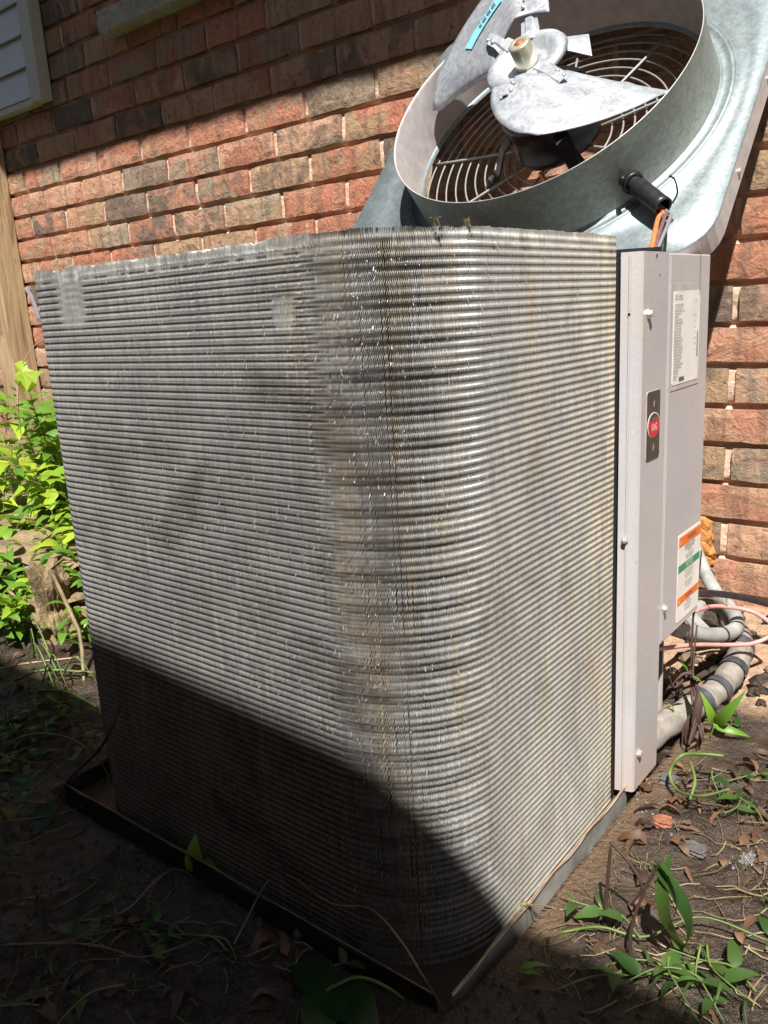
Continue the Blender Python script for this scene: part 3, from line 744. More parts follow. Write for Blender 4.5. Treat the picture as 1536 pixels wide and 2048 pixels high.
for f, dy in ((.083, .006), (.757, .006), (.757, wy1-wy0-.008)):
    c = wy0+dy+.002; b = MB(); b.add([(.0124, c-.003, zl(f)-.003), (.0124, c+.003, zl(f)-.003), (.0124, c, zl(f)+.0035)], [(0, 1, 2)]); part(b, 'warning_triangle', M['lye'], bx)

# ================================================================== FAN TOP PANEL
TH = .734; AV = Vector((0, math.sin(TH), math.cos(TH))); NV = Vector((0, -math.cos(TH), math.sin(TH))); OV = Vector((0, .6, .672))
CX, CS = -.277, .249
fan = thing('fan_top_panel', 'galvanised condenser top with fan ring, guard and motor leaning upside down against the brick wall', 'fan panel')
fan.matrix_world = Matrix(((1, AV[0], NV[0], OV[0]+CX), (0, AV[1], NV[1], OV[1]+AV[1]*CS), (0, AV[2], NV[2], OV[2]+AV[2]*CS), (0, 0, 0, 1)))
# local frame: x right, y up the slope, z out of the panel; origin = fan axis
I = lambda x, y, h: (x, y, h)
X0, X1, S0, S1 = -.337, .289, -.271, .341
# plate with round opening: grid between rounded square and circle
def rsq(t):
    dx, dy = math.cos(t), math.sin(t); bestk = 1e9
    hx = X1 if dx > 0 else -X0; hy = S1 if dy > 0 else -S0
    k = min(hx/abs(dx) if abs(dx) > 1e-9 else 1e9, hy/abs(dy) if abs(dy) > 1e-9 else 1e9); x, y = dx*k, dy*k
    r = .062; cx = (hx-r)*(1 if dx > 0 else -1); cy = (hy-r)*(1 if dy > 0 else -1)
    if abs(x) > abs(cx) and abs(y) > abs(cy):
        bq = cx*dx+cy*dy; cq = cx*cx+cy*cy-r*r; k = bq+math.sqrt(max(0, bq*bq-cq)); x, y = dx*k, dy*k
    return x, y
N = 160
prof = [('c', .228, -.004), ('c', .2305, .002), ('c', .2350, .0035), ('c', .2385, .0018), ('c', .2400, .0), ('c', .2490, 0), ('c', .2505, .0026), ('c', .2530, .0028), ('c', .2545, .0006), ('c', .2560, .0028), ('c', .2580, .0024), ('c', .2595, 0), ('f', .4, 0), ('f', .985, 0), ('f', 1, -.003), ('f', 1.0, -.034), ('f', .975, -.034)]
b = MB(); vs = []
for i in range(N):
    t = 2*math.pi*i/N; ex, ey = rsq(t)
    for kind, r, h in prof:
        if kind == 'c': vs.append((r*math.cos(t), r*math.sin(t), h))
        else:
            ix, iy = .2595*math.cos(t), .2595*math.sin(t)
            vs.append((ix+(ex-ix)*r, iy+(ey-iy)*r, h))
k = len(prof); fs = []
for i in range(N):
    j = (i+1) % N
    for q_ in range(k-1): fs.append((i*k+q_, i*k+q_+1, j*k+q_+1, j*k+q_))
b.add(vs, fs); pl_ = b.obj('top_plate', M['galv'], fan)
pl_.data.polygons.foreach_set('use_smooth', [True]*len(pl_.data.polygons))
pl_.data.materials.append(M['lav'])
for p_ in pl_.data.polygons:
    if (p_.index % (k-1)) >= k-3: p_.material_index = 1; p_.use_smooth = False
# orifice ring
b = MB(); b.lathe([(.2365, .0015), (.2362, .006), (.2345, .012), (.2335, .03), (.2330, .088), (.2340, .0905), (.2335, .0922), (.2322, .0915), (.2318, .088), (.2320, .03), (.2315, -.003)], I, 128)
ring = b.obj('orifice_ring', M['ring'], fan, True); ring.data.materials.append(M['lav'])
for p_ in ring.data.polygons:
    if p_.index % 10 >= 6: p_.material_index = 1
for t in (-2.2, .6, 2.6):
    c = Vector((.2545*0+.246*math.cos(t), .246*math.sin(t), 0))
# wire guard
gd = thing('g', 'x', 'x'); bpy.data.objects.remove(gd)
b = MB(); b.lathe([(.0001, -.020), (.05, -.020), (.05, -.016), (.0001, -.016)], I, 32); gu = b.obj('guard_hub', M['wire_g'], fan)
for i in range(10):
    r = .078+.0172*i; h = -.020-.010*math.sin(min(1, (.235-r)/.16)*1.5)*.5
    b = MB(); b.tube([(r*math.cos(t), r*math.sin(t), h) for t in np.linspace(0, 2*math.pi, 72, endpoint=False)], .0016, 5, closed=True, caps=False); b.obj('guard_ring', M['wire_g'], fan, True)
for i in range(9):
    t = rad(20+40*i); b = MB(); b.tube([(r*math.cos(t), r*math.sin(t), -.0165-.003*math.sin((.24-r)*9)) for r in (.04, .1, .17, .24)], .0022, 6); b.obj('guard_spoke', M['wire_g'], fan, True)
# motor
b = MB(); b.lathe([(.0001, -.018), (.045, -.018), (.066, -.012), (.0685, -.004), (.0685, .0), (.067, .001), (.067, .052), (.069, .053), (.069, .058), (.064, .064), (.03, .070), (.02, .078), (.0001, .078)], I, 48)
mo = b.obj('motor', M['black'], fan, True)
b = MB(); b.lathe([(.0001, .076), (.0062, .076), (.0062, .1545), (.0001, .1545)], I, 16); b.obj('motor_shaft', M['copper'], mo, True)
for i in range(4):
    t = rad(35+90*i); b = MB(); d = (math.cos(t), math.sin(t)); pn = (-d[1], d[0])
    b.add([(d[0]*r+pn[0]*s_*wd, d[1]*r+pn[1]*s_*wd, h) for r, h, wd in ((.066, .030, .011), (.080, .022, .011), (.105, -.014, .010), (.125, -.016, .010)) for s_ in (-1, 1)],
          [(0, 1, 3, 2), (2, 3, 5, 4), (4, 5, 7, 6)]); o = b.obj('motor_bracket', M['black'], mo)
    md = o.modifiers.new('s', 'SOLIDIFY'); md.thickness = .003
    b = MB(); b.lathe([(.0001, .0), (.005, 0), (.005, .006), (.0001, .007)], lambda x, y, h: (d[0]*.115+x, d[1]*.115+y, -.014+h), 6); b.obj('bolt', M['screw'], mo)
# motor lead running to the conduit
b = MB(); b.tube(spline([(.04, -.05, .02), (.09, -.10, -.005), (.14, -.15, .01), (.17, -.175, .045)], 8), .004, 6); b.obj('motor_lead', M['rubber'], fan, True)
b = MB(); b.tube(spline([(-.005, -.075, -.008), (.02, -.10, -.012), (.07, -.105, -.012), (.10, -.09, -.01)], 8), .0035, 6); b.obj('motor_lead', M['orange'], fan, True)
# fan blades: helical, skewed, with a pressed rib
def bh(phi, fr): return .1525-.0015*max(0, phi+66)*(.55+.45*fr)+.0002*min(0, phi+66)-.003*(1-fr)-.00010*max(0, phi+25)**2
def blade(rot):
    nu, nv = 22, 16; vs = []
    for i in range(nv+1):
        fr = i/nv; r = .074+(.222-.074)*fr
        lead = -106+40*fr**.8; trail = -18+8*fr
        for j in range(nu+1):
            u = j/nu; uu = u
            # rounded corners
            cut = 0
            if fr > .86: cut = (fr-.86)/.14*.035
            u2 = cut+(1-2*cut)*u
            phi = lead+(trail-lead)*u2
            h = bh(phi, fr)
            ridge = math.exp(-((fr-(.66-.10*u))/.03)**2)*.0024
            emb = math.exp(-(((u-.2)/.10)**2+((fr-.32)/.10)**2))*.003
            p = rad(phi+rot); vs.append((r*math.cos(p), r*math.sin(p), h+ridge+emb))
    fs = [(i*(nu+1)+j, i*(nu+1)+j+1, (i+1)*(nu+1)+j+1, (i+1)*(nu+1)+j) for i in range(nv) for j in range(nu)]
    b = MB(); b.add(vs, fs); o = b.obj('fan_blade', M['blade'], fan, True)
    md = o.modifiers.new('s', 'SOLIDIFY'); md.thickness = .0014; return o
bl2 = blade(0); bl1 = blade(181)
# spider and hub
b = MB(); b.lathe([(.0065, .153), (.0066, .1535), (.0135, .1535), (.0160, .1515), (.0160, .125), (.0175, .121), (.0066, .121)], I, 32); hub = b.obj('fan_hub', M['brass'], fan, True)
b = MB(); b.lathe([(.0160, .119), (.026, .116), (.034, .1185), (.041, .128), (.050, .1300), (.057, .1275), (.060, .123)], I, 48); spd = b.obj('hub_spider', M['blade'], fan, True)
md = spd.modifiers.new('s', 'SOLIDIFY'); md.thickness = .0016
for rot in (0, 181):
    for (pa_, wd) in ((-80, .014), (-42, .014)):
        t = rad(pa_+rot); d = np.array([math.cos(t), math.sin(t)]); pn = np.array([-d[1], d[0]])
        f = (pa_+104)/68
        def hh(r): return bh(pa_, max(0, (r-.074)/.148))+.0012
        secs = [(.040, .1275, .016), (.058, .1290, .014), (.075, hh(.075)*.6+.4*.13, .012), (.094, hh(.094)+.0015, .0125), (.112, hh(.112)+.0015, .008)]
        vs = []
        for r, h, w_ in secs:
            for s_, dh in ((-1, 0), (-.55, .0), (-.35, .003), (.35, .003), (.55, 0), (1, 0)): 
                q_ = d*r+pn*w_*s_; vs.append((q_[0], q_[1], h+dh))
        fs = [(i*6+j, i*6+j+1, (i+1)*6+j+1, (i+1)*6+j) for i in range(4) for j in range(5)]
        b = MB(); b.add(vs, fs); o = b.obj('spider_arm', M['blade'], fan, False); md = o.modifiers.new('s', 'SOLIDIFY'); md.thickness = .0016
        for r in (.088, .104):
            q_ = d*r+pn*.007; b = MB(); b.lathe([(.0001, .0035), (.0028, .0028), (.0034, 0)], lambda x, y, h, q_=q_, r=r: (q_[0]+x, q_[1]+y, hh(r)+.003+h), 10); b.obj('rivet', M['screw'], o, True)
# loose bent tab behind the hub
b = MB(); b.add([(.030, .040, .122), (.052, .012, .120), (.088, .012, .100), (.070, .058, .104), (.060, .034, .116)], [(0, 1, 4), (1, 2, 4), (2, 3, 4), (3, 0, 4)]); o = b.obj('balance_tab', M['blade'], fan); md = o.modifiers.new('s', 'SOLIDIFY'); md.thickness = .0014
# cyan sticker on the left blade
def bp3(phi, r, rot, dh=.0042):
    fr = (r-.074)/.148; lead = -106+40*fr**.8; trail = -18+8*fr; u = (phi-lead)/(trail-lead)
    h = bh(phi, fr)+math.exp(-((fr-(.66-.10*u))/.03)**2)*.0024
    p = rad(phi+rot); return (r*math.cos(p), r*math.sin(p), h+dh)
b = MB(); vs = []
for i in range(9):
    phi = -60+27*i/8
    for r in (.150, .171): vs.append(bp3(phi, r, 181))
b.add(vs, [(2*i, 2*i+2, 2*i+3, 2*i+1) for i in range(8)]); stk = b.obj('blue_sticker', M['cyan'], bl1)
b = MB()
for i in range(14):
    phi = -56+i*.9
    if i % 4 == 3: continue
    q1 = [bp3(phi, .156, 181, .0048), bp3(phi+.45, .156, 181, .0048), bp3(phi+.45, .165, 181, .0048), bp3(phi, .165, 181, .0048)]; b.add(q1, [(0, 1, 2, 3)])
b.obj('sticker_print', M['ink'], bl1)
# conduit elbow through the ring with three wires
t = rad(-43); d = np.array([math.cos(t), math.sin(t), 0])
path = [d*.215+np.array([0, 0, .023]), d*.245+np.array([0, 0, .023]), d*.275+np.array([0, 0, .023]), d*.306+np.array([.002, -.001, .021])]
b = MB(); pts = spline(path, 5); b.tube(pts, [.0108]*6+[.0122]*(len(pts)-6), 16, caps=False)
e0 = pts[-1]; dd = (pts[-1]-pts[-2]); dd /= np.linalg.norm(dd)
cdt = b.obj('conduit_sleeve', M['rubber'], fan, True); md = cdt.modifiers.new('s', 'SOLIDIFY'); md.thickness = .0018
b = MB(); b.lathe([(.0125, -.001), (.0150, .0), (.0150, .004), (.0125, .005)], lambda x, y, h: tuple(d*(.2345+h)+np.array([-d[1], d[0], 0])*x+np.array([0, 0, .023+y])), 24); b.obj('grommet', M['rubber'], fan, True)
b = MB(); b.tube(spline([e0+np.array([.012, 0, .004]), e0+np.array([.018, .008, .012]), e0+np.array([.016, .016, .026]), e0+np.array([.010, .019, .030])], 4), [.0012]*12+[.0022], 5); b.obj('cable_tie', M['rubber'], fan)
fi = fan.matrix_world.inverted()
for i, m_ in enumerate(('orange', 'brownw', 'greyw')):
    e = Vector(at(1303+i*6, 494, 1, .447+.003*i)); e[2] -= .004
    s_ = fan.matrix_world @ Vector(e0-dd*.02+np.array([-.002+.003*i, -.003, -.004]))
    mid1 = fan.matrix_world @ Vector(e0+dd*.004+np.array([-.003+.003*i, -.004, -.003]))
    mid2 = mid1.lerp(e, .45)+Vector((.004*i+.004, -.012, .010)); low = e+Vector((0, -.004, -.02))
    b = MB(); b.tube([tuple(fi @ Vector(p)) for p in spline([tuple(s_), tuple(mid1), tuple(mid2), tuple(e), tuple(low)], 7)], .0027 if i == 0 else .0021, 8); b.obj('motor_wire', M[m_], fan, True)
# flange screws on the skirt
for y in (.05, -.12):
    b = MB(); b.lathe([(.0001, .003), (.004, .002), (.004, 0)], lambda x, yy, h: (X1+.0005+h, y+x, -.018+yy), 8); b.obj('skirt_screw', M['screw'], fan)

# ================================================================== PIPES AND CABLES BEHIND THE BOX
pc = thing('electrical_conduit', 'grey plastic conduit bending round below the control box', 'conduit')
K = lambda l: [at(u, v, 1, y) for u, v, y in l]
b = MB(); b.tube(spline(K([(1385, 1085, .955), (1408, 1140, .93), (1432, 1185, .89), (1456, 1213, .86), (1470, 1233, .83), (1474, 1252, .80), (1462, 1264, .76), (1436, 1270, .72), (1405, 1270, .68), (1365, 1262, .62), (1335, 1250, .57)]), 6), .0115, 14); b.obj('conduit_tube', M['pvc'], pc, True)
for (u, v, y) in ((1414, 1152, .924), (1441, 1270, .727)):
    b = MB(); c = at(u, v, 1, y); b.tube([c+np.array([.013*math.cos(t), .004*math.sin(t*.5), .013*math.sin(t)]) for t in np.linspace(0, 6.2, 14)], .0013, 4)
    b.obj('cable_tie', M['rubber'], pc)
ls = thing('refrigerant_line', 'fat insulated refrigerant line wrapped in black tape lying on the soil', 'pipe')
lp = spline(K([(1290, 1480, .50), (1345, 1440, .56), (1400, 1405, .62), (1440, 1375, .67), (1466, 1340, .72), (1480, 1305, .77), (1478, 1272, .82), (1450, 1225, .90), (1420, 1190, .95)]), 7)
b = MB(); b.tube(lp, [.0185+.0012*math.sin(i*1.3) for i in range(len(lp))], 14); b.obj('insulation_sleeve', M['tapeg'], ls, True)
for a_, c_ in ((12, 16), (19, 22), (27, 30), (35, 39)):
    seg_ = lp[a_:c_]; b = MB(); b.tube(seg_, .0205, 14, caps=False); b.obj('tape_wrap', M['tapeb'], ls, True)
b = MB(); b.tube(spline(K([(1410, 1270, .80), (1385, 1240, .84), (1400, 1215, .9)]), 5), .014, 12); o = b.obj('liquid_line', M['tapeg']); o.data.materials[0] = M['pvc']; setp(o, 'short grey pipe stub in shadow inside the conduit bend', 'pipe')
b = MB(); b.tube(spline(K([(1300, 1302, .50), (1332, 1296, .55), (1390, 1290, .62), (1450, 1290, .70), (1505, 1287, .74), (1545, 1268, .76), (1540, 1246, .77), (1505, 1224, .78), (1465, 1215, .76), (1425, 1213, .72), (1390, 1222, .64)]), 8), .0032, 8); o = b.obj('thermostat_wire', M['pink'], None, True); setp(o, 'faded pink wire looping out beside the conduit', 'wire')
b = MB(); b.tube(spline(K([(1370, 1190, .66), (1400, 1186, .70), (1440, 1188, .74), (1490, 1196, .78), (1560, 1216, .82), (1650, 1250, .86)]), 8), .0052, 10); o = b.obj('power_cable', M['rubber'], None, True); setp(o, 'thick black cable crossing above the pink wire', 'cable')
b = MB(); b.tube(spline(K([(1392, 1197, .64), (1415, 1196, .68), (1438, 1203, .70), (1455, 1212, .70)]), 6), .0012, 5); b.tube(spline(K([(1449, 1170, .80), (1453, 1185, .79), (1453, 1205, .78)]), 4), .0009, 5); o = b.obj('straw_stalk', M['stem_y']); setp(o, 'thin pale dry stalk draped over the grey conduit', 'stalk')
# foam sealant
def blob(c, r, seed, sub=2, sq=(1, 1, 1), rough=.35):
    bm = bmesh.new(); bmesh.ops.create_icosphere(bm, subdivisions=sub, radius=1); rr = np.random.RandomState(seed); ph_ = rr.rand(9)*6
    for v in bm.verts:
        p = v.co; f = 1+rough*(math.sin(p.x*2.7+ph_[0])*math.sin(p.y*3.1+ph_[1])+.6*math.sin(p.z*5+ph_[2]+p.x*4)*math.sin(p.y*6+ph_[3]))+rr.uniform(-.5, .5)*rough*.35
        v.co = Vector((p.x*sq[0], p.y*sq[1], p.z*sq[2]))*f*r+Vector(c)
    vs = [tuple(v.co) for v in bm.verts]; fs = [tuple(v.index for v in f.verts) for f in bm.faces]; bm.free(); return vs, fs
fo = thing('foam_sealant', 'lumpy orange expanding foam on the wall behind the control box', 'foam')
for k, (u, v, r) in enumerate(((1408, 1055, .016), (1412, 1075, .014), (1404, 1092, .017), (1414, 1105, .015), (1410, 1122, .013), (1402, 1072, .016))):
    c = at(u, v, 1, .984); b = MB(); b.add(*blob(c, r, 70+k, 3, (1, .6, 1.1))); b.obj('foam_lump', M['foam'], fo, True)

# ================================================================== STONES, SOIL CLODS, LITTER
se = thing('stone_edging', 'rough yellow stones stacked along the bed at the left edge', 'stone edging')
def stone(c, size, seed, mat='stone', parent=None, name='stone', sub=3, rough=.12):
    bm = bmesh.new(); bmesh.ops.create_cube(bm, size=1); bmesh.ops.subdivide_edges(bm, edges=bm.edges[:], cuts=11, use_grid_fill=True)
    rr = np.random.RandomState(seed); ph_ = rr.rand(6)*9
    for v in bm.verts:
        p = v.co.copy(); q_ = p.normalized()*.62; p = p.lerp(q_, .30)
        f = 1+rough*(math.sin(p.x*9+ph_[0])*math.cos(p.y*8+ph_[1])+math.sin(p.z*13+ph_[2]+p.x*3))+rr.uniform(-.5, .5)*rough*.9
        v.co = Vector((p.x*size[0]*f, p.y*size[1]*f, p.z*size[2]*f))
    me = bpy.data.meshes.new(name); bm.to_mesh(me); bm.free(); me.materials.append(M[mat])
    o = link(name, me, parent); o.location = c; o.rotation_euler = (0, 0, rr.uniform(-.3, .3)); return o
for k, (c, s_) in enumerate((((-1.36, .45, .115), (.26, .18, .05)), ((-1.64, .50, .11), (.28, .20, .06)), ((-1.88, .60, .12), (.26, .2, .06)), ((-1.115, .285, .070), (.050, .06, .15)), ((-1.08, .33, .03), (.06, .06, .07)), ((-1.30, .40, .045), (.18, .14, .10)),
                             ((-1.55, .50, .045), (.24, .16, .10)), ((-1.20, .55, .05), (.14, .14, .12)), ((-1.02, .45, .02), (.12, .12, .07)))):
    stone(c, s_, 11+k, 'stone', se, rough=.24)
# clods of dry soil and rubble by the wall: individual lumps
for k in range(46):
    u = rng.uniform(1325, 1560); v = rng.uniform(1215, 1420)
    p = at(u, v, 2, .03); x, y = p[0], p[1]
    if y > .96 or y < .62 or (x < .013 and y < .62): continue
    r = rng.uniform(.006, .02)
    o = MB(); o.add(*blob((0, 0, 0), r, 200+k, 2, (1.2, 1, .7), .3)); o = o.obj('soil_clod', M['ground'] if k % 3 else M['pebble'], None, False)
    o.location = (x, y, gh(x, y)+r*.25); setp(o, 'dry tan lump of soil on the bank beside the pipes', 'clod', 'soil clods on the sunny bank')
def ground_at(u, v):
    p = at(u, v, 2, 0.0)
    for _ in range(3): p = at(u, v, 2, gh(p[0], p[1]))
    return p
def single(u, v, size, seed, mat, name, label, cat, lift=.3):
    p = ground_at(u, v); o = stone((p[0], p[1], p[2]+size[2]*lift), size, seed, mat, None, name); return setp(o, label, cat)
single(1385, 1702, (.024, .016, .008), 5, 'slate', 'stone_chip', 'flat grey angular stone chip lying on mud right of the coil', 'stone')
single(1290, 1580, (.020, .018, .014), 8, 'redrock', 'river_stone', 'rounded rusty orange stone just below the corner cover', 'stone')
single(1338, 1566, (.018, .016, .012), 9, 'slate', 'dark_stone', 'dark wet stone right of the orange one at the foot of the cover', 'stone')
single(1178, 1710, (.016, .012, .008), 12, 'slate', 'pebble', 'small black wet pebble close to the base rail', 'pebble')
single(1326, 1648, (.018, .016, .008), 14, 'redrock', 'brick_fragment', 'small red brick fragment in the wet mud', 'brick fragment')
single(322, 1915, (.014, .012, .008), 16, 'slate', 'dark_pebble', 'dark blue grey pebble among the vines in the lower left', 'pebble')
# silvery lid with droplets
p = ground_at(1506, 1722); b = MB()
for k in range(90):
    a = rng.uniform(0, 6.28); r = .0125*math.sqrt(rng.random()); q_ = rng.uniform(.0006, .0019)
    b.add(*blob((r*math.cos(a), r*math.sin(a)*.9, q_*.6+.001), q_, k, 1, (1, 1, .8), 0))
b.lathe([(.0001, .0012), (.012, .0010), (.0145, -.002)], lambda x, y, h: (x, y, h), 20)
o = b.obj('water_bubbles', M['water'], None, True); o.location = tuple(p); setp(o, 'shiny silvery cluster of water bubbles on the mud at the right', 'bubbles', kind='stuff')
b = MB()
for (u, v, n_, sp) in ((1258, 1590, 40, .012), (1215, 1650, 10, .012), (1300, 1625, 12, .02), (1345, 1655, 8, .01), (1412, 1697, 6, .006), (1506, 1722, 50, .013), (1262, 1608, 12, .02)):
    c = ground_at(u, v)
    for k in range(n_):
        x = c[0]+rng.gauss(0, sp); y = c[1]+rng.gauss(0, sp)
        if x < .006: continue
        r = rng.uniform(.0008, .0026); b.add(*blob((x, y, gh(x, y)+r*.4), r, k, 1, (1, 1, .8), 0))
o = b.obj('water_droplets', M['water'], None, True); setp(o, 'glinting water bubbles on the mud by the unit', 'water', kind='stuff')

# crumbs of mud
b = MB()
for k in range(2600):
    u = rng.uniform(-60, 1600); v = rng.uniform(1350, 2100); p = at(u, v, 2, 0)
    if -.62 < p[0] < .012 and -.015 < p[1] < .62: continue
    if p[1] > .97: continue
    r = rng.uniform(.0012, .0045); x, y = p[0], p[1]; z = gh(x, y)
    q_ = [(x+r*math.cos(a)*rng.uniform(.6, 1.2), y+r*math.sin(a)*rng.uniform(.6, 1.2), z-.001+r*.3*rng.random()) for a in (0, 1.25, 2.5, 3.8, 5)]+[(x, y, z+r*rng.uniform(.5, 1))]
    b.add(q_, [(0, 1, 5), (1, 2, 5), (2, 3, 5), (3, 4, 5), (4, 0, 5)])
o = b.obj('mud_crumbs', M['ground']); setp(o, 'crumbs of dark wet mud scattered over the ground', 'mud', kind='stuff')

# ---- leaves
def leaf_geo(L=1., W=.42, fold=.25, curl=.15, n=6, tipy=.55, wave=0, seed=0):
    rr = np.random.RandomState(seed); vs = []; fs = []
    for i in range(n+1):
        t = i/n; wd = W/2*math.sin(math.pi*t**(.62 if tipy > .5 else .8))**.85 if 0 < t < 1 else 0.004
        z = curl*L*(-(t-.35)**2*2.2)+.0
        for s_ in (-1, 0, 1):
            vs.append((t*L, s_*wd*L*(1+wave*rr.uniform(-.2, .2)), z*1+abs(s_)*wd*fold*L+wave*rr.uniform(-.05, .05)*L*abs(s_)))
    for i in range(n):
        for j in (0, 1): fs.append((i*3+j, (i+1)*3+j, (i+1)*3+j+1, i*3+j+1))
    return vs, fs
def leaf_mesh(mat, name='leaf', **k):
    b = MB(); b.add(*leaf_geo(**k)); return b.mesh(name, M[mat], True)
LY = [leaf_mesh('leaf_y', W=.5, curl=.25, seed=i, wave=.5) for i in range(3)]
LG = [leaf_mesh('leaf_g', W=.5, curl=.3, seed=i, wave=.5) for i in range(3)]
LM = [leaf_mesh('leaf_m', W=.45, curl=.2, fold=.2, seed=i, wave=.3) for i in range(3)]
LD = [leaf_mesh('leaf_d', W=.55, curl=.2, fold=.15, seed=i) for i in range(2)]
LB = [leaf_mesh('leaf_b', name='dead_leaf', W=.20+.055*i, curl=(.1, .5, .25, .8, .0, .6)[i], fold=(.2, .5, .1, .35, .0, .7)[i], seed=i, wave=(.9, .4, 1.4, .7, 1.8, .9)[i], n=9) for i in range(6)]
LL = [leaf_mesh('leaf_m', W=.13, curl=.5, fold=.25, seed=i, wave=.2, n=8) for i in range(2)]
LLY = [leaf_mesh('leaf_g', W=.24, curl=.3, fold=.3, seed=i, n=8) for i in range(2)]
def put_leaf(me, base, direc, size, parent=None, roll=0, name='leaf', upv=(0, 0, 1)):
    d = Vector(direc).normalized(); u = Vector(upv); u = (u-d*u.dot(d));
    if u.length < 1e-3: u = Vector((1, 0, 0))-d*d.x
    u.normalize(); s_ = u.cross(d); Mx = Matrix((d, s_, u)).transposed().to_4x4()
    Mx = Matrix.Translation(Vector(base)) @ Mx @ Matrix.Rotation(roll, 4, 'X') @ Matrix.Scale(size, 4)
    o = link(name, me, parent)
    if parent is not None: o.matrix_local = Matrix.Translation(-parent.location) @ Mx
    else: o.matrix_world = Mx
    return o
def stem(b_pts, r, mat, parent=None, name='stem', n=5):
    b = MB(); pts = spline(b_pts, 6); m = len(pts)
    b.tube(pts, [r*(1-.5*i/m) for i in range(m)], n); o = b.obj(name, M[mat], parent, True)
    if parent is not None: o.data.transform(Matrix.Translation(-parent.location))
    return o

# sunlit plants at the left
def bushy(c, hgt, nst, lf, label, spread=.10, size=(.03, .055), per_=9, cat='plant', name='leafy_plant', mat='stem_g', sd_=0, lean=(0, 0)):
    rr = random.Random(sd_); t = thing(name, label, cat, (c[0], c[1], gh(c[0], c[1])))
    z0_ = gh(c[0], c[1])
    for k in range(nst):
        a = rr.uniform(0, 6.28); h = hgt*rr.uniform(.6, 1); s_ = spread*rr.uniform(.3, 1)
        p0 = np.array([c[0]+rr.uniform(-.02, .02), c[1]+rr.uniform(-.02, .02), z0_]); p2 = p0+np.array([s_*math.cos(a)+lean[0], s_*math.sin(a)+lean[1], h]); p1 = (p0+p2)/2+np.array([0, 0, h*.18])
        st = stem([p0, p1, p2], .0016, mat, t); pp = spline([p0, p1, p2], 12)
        for j in range(per_):
            q_ = pp[int(len(pp)*(.25+.75*j/per_))-1]; aa = a+j*2.4+rr.uniform(-.4, .4)
            put_leaf(rr.choice(lf), q_, (math.cos(aa), math.sin(aa), rr.uniform(-.25, .5)), rr.uniform(*size), t, rr.uniform(-.5, .5))
        put_leaf(rr.choice(lf), pp[-1], (math.cos(a), math.sin(a), .6), rr.uniform(*size), t)
    return t
G3 = LY+LG
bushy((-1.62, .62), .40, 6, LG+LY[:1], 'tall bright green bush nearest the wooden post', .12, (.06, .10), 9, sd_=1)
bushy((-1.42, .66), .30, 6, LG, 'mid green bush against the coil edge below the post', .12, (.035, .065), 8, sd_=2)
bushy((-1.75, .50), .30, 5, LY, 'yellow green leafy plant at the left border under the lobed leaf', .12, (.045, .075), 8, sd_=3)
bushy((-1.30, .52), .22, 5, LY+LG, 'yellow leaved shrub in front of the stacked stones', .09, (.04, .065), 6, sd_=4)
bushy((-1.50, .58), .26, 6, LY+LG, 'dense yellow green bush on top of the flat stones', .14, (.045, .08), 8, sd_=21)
bushy((-1.26, .60), .17, 5, LG+LY, 'small green bush between the flat stone and the coil', .08, (.035, .06), 7, sd_=22)
bushy((-1.16, .22), .12, 6, LG+LY, 'leafy green weed partly covering the upright stone', .07, (.03, .055), 6, sd_=31)
bushy((-1.36, .33), .16, 6, LG+LM, 'darker green weed in front of the flat stones at the left border', .10, (.04, .07), 6, sd_=32)
bushy((-1.34, .46), .20, 6, LG+LY, 'bright green plant growing between the two front flat stones', .12, (.04, .07), 7, sd_=41)
bushy((-1.56, .44), .22, 6, LY+LG, 'yellow green plant drooping over the middle flat stone', .13, (.045, .08), 7, sd_=42)
bushy((-1.02, .30), .09, 4, LG, 'small green weed at the foot of the upright stone beside the coil', .05, (.025, .045), 5, sd_=43)
bushy((-1.12, .40), .16, 4, LG, 'low green plant between the stones and the coil', .07, (.03, .05), 6, sd_=5)
bushy((-1.22, .24), .13, 5, LY+LG, 'sunlit green plant in front of the upright stone', .10, (.035, .06), 5, sd_=6)
bushy((-1.45, .30), .18, 5, LG, 'round leaved green plant at the left border below the violet flower', .12, (.06, .09), 5, sd_=7)
# background filler of small leaves behind them
b = MB(); rr = random.Random(5)
for k in range(1700):
    x = rr.uniform(-2.25, -1.25); y = rr.uniform(.58, .93); z = gh(x, y)+rr.random()**1.2*(.26+.10*math.sin(x*9))
    a = rr.uniform(0, 6.28); e = rr.uniform(-.4, .8); s_ = rr.uniform(.025, .055); g_, f_ = leaf_geo(W=.5, n=3, curl=.2)
    d = Vector((math.cos(a)*math.cos(e), math.sin(a)*math.cos(e), math.sin(e))); sd2 = d.cross(Vector((0, 0, 1))).normalized(); u2 = sd2.cross(d)
    b.add([tuple(Vector((x, y, z))+(d*v[0]+sd2*v[1]+u2*v[2])*s_) for v in g_], f_)
o = b.obj('hedge_foliage', M['leaf_g'], None, True); setp(o, 'mass of small green leaves between the post and the stones', 'foliage', kind='stuff')
